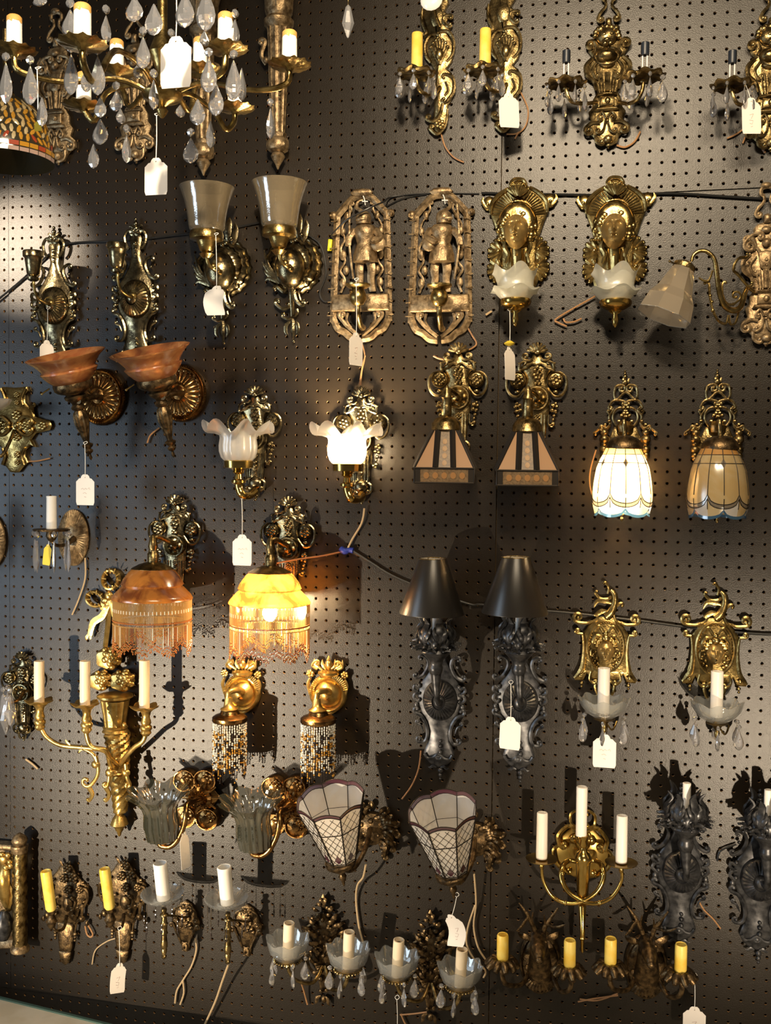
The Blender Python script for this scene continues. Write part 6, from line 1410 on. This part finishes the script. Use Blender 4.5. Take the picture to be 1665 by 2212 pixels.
cord([(790, 1868, 60), (784, 1895, 40), (772, 1912, 20), (769, 1945), (775, 2000), (784, 2036)], 8, 2.4, 'cord_tan', 'tan cord below the left white leaded cone')
cord([(1024, 1888, 30), (1028, 1950, 16), (1023, 2000), (1032, 2045), (1048, 2072)], 10, 2.2, 'cord_tan', 'tan double cord below the right white leaded cone', [[(1026, 1955, 14), (1010, 2005), (1008, 2040), (1024, 2072), (1048, 2096), (1044, 2112)]])
cord([(422, 2027), (424, 2052), (414, 2086), (396, 2116), (382, 2140), (378, 2167)], 8, 2.2, 'cord_tan', 'forked tan cord below the left spindle sconce', [[(395, 2118), (397, 2145), (389, 2170)]])
cord([(493, 2084, 60), (480, 2120, 40), (464, 2166, 24), (438, 2222)], 16, 2.6, 'cord_tan', 'long tan cord running off the bottom below the right spindle sconce')
cord([(249, 2027), (230, 2034), (206, 2053), (199, 2083)], 6, 1.6, 'cord_tan', 'thin pale cord curling left of the twisted tag')
cord([(186, 1992), (200, 2016), (196, 2024), (188, 2018), (184, 2000)], 10, 2.2, 'cord_brown', 'loop of brown cord on the left carved candle plate')
cord([(1248, 2164), (1290, 2156), (1335, 2150)], 6, 1.8, 'cord_brown', 'twisted copper cord between the two stag heads', [[(1252, 2158), (1290, 2161), (1334, 2146)]])
cord([(1508, 1944), (1520, 1965), (1540, 1985), (1556, 2006)], 6, 1.8, 'cord_brown', 'brown cord right of the shadeless black torch')
cord([(1549, 1860), (1556, 1838), (1590, 1824)], 8, 2, 'cord_black', 'black cord left of the torch at the right edge')
cord([(650, 2121, 30), (656, 2140, 16), (664, 2170)], 8, 2, 'cord_brown', 'brown cord under the left leafy candle sconce')
cord([(864, 2192), (890, 2190), (922, 2186)], 8, 2, 'cord_brown', 'brown cord across the tail of the right leafy sconce', [[(866, 2190), (872, 2205), (880, 2220)]])
cord([(1287, 972, 30), (1275, 1015, 40), (1274, 1050, 50), (1283, 1082, 60)], 40, 1.6, 'cord_brown', 'thin brown cord along the lit stained glass tulip')
cp = thing('yellow_clip', W(713, 530, 6), 'small yellow wire clip beside the left knight plaque', 'clip'); b_ = B(); b_.pl([(-5, -13), (4, -13), (6, 12), (-3, 13)], 0, 7, 1.5); b_.obj('clip_body', 'clip_yellow', cp)

# ================================================================ table corner at the lower left
P0 = W(0, 2155, 60); z0 = P0.z
r_ = RC @ Vector(((230 - CXP) / FPX, 1, -(2212 - CYP) / FPX)); P1 = CAM + r_ * ((z0 - CAM.z) / r_.z)
e_ = (P1 - P0).normalized(); nrm = Vector((e_.y, -e_.x, 0)); A_ = P0 - e_ * .12; B_ = P1 + e_ * .5
if nrm.y > 0: nrm = -nrm
tb_ = thing('work_table', (A_.x, A_.y, -.25), 'pale wooden table corner with a dark edge, lower left corner', 'table')
def slab(nm, m, o, i, zt, zb, ext=0):
    V = []
    for z in (zb, zt):
        for p in (A_ + nrm * o, B_ + nrm * o, B_ + nrm * i, A_ + nrm * i): V.append(((p.x - A_.x) * 1000, (p.y - A_.y) * 1000, (z + .25) * 1000))
    s = B(); s.add(V, [(0, 1, 2, 3), (4, 7, 6, 5), (0, 4, 5, 1), (1, 5, 6, 2), (2, 6, 7, 3), (3, 7, 4, 0)]); s.obj(nm, m, tb_, True)
slab('table_board', 'table_top', .008, .42, z0, z0 - .03); slab('back_edging', 'table_edge', 0, .008, z0 + .004, z0 - .03)
for f_, g_2 in ((.05, .04), (.05, .38), (.55, .04), (.55, .38)):
    p = A_ + e_ * f_ + nrm * g_2; s = B(); x_, y_ = (p.x - A_.x) * 1000, (p.y - A_.y) * 1000; s.lax((x_, y_, 0), (0, 0, 1), [(16, 0), (22, (z0 + .25 - .03) * 1000)], 8); s.obj('leg', 'table_top', tb_)
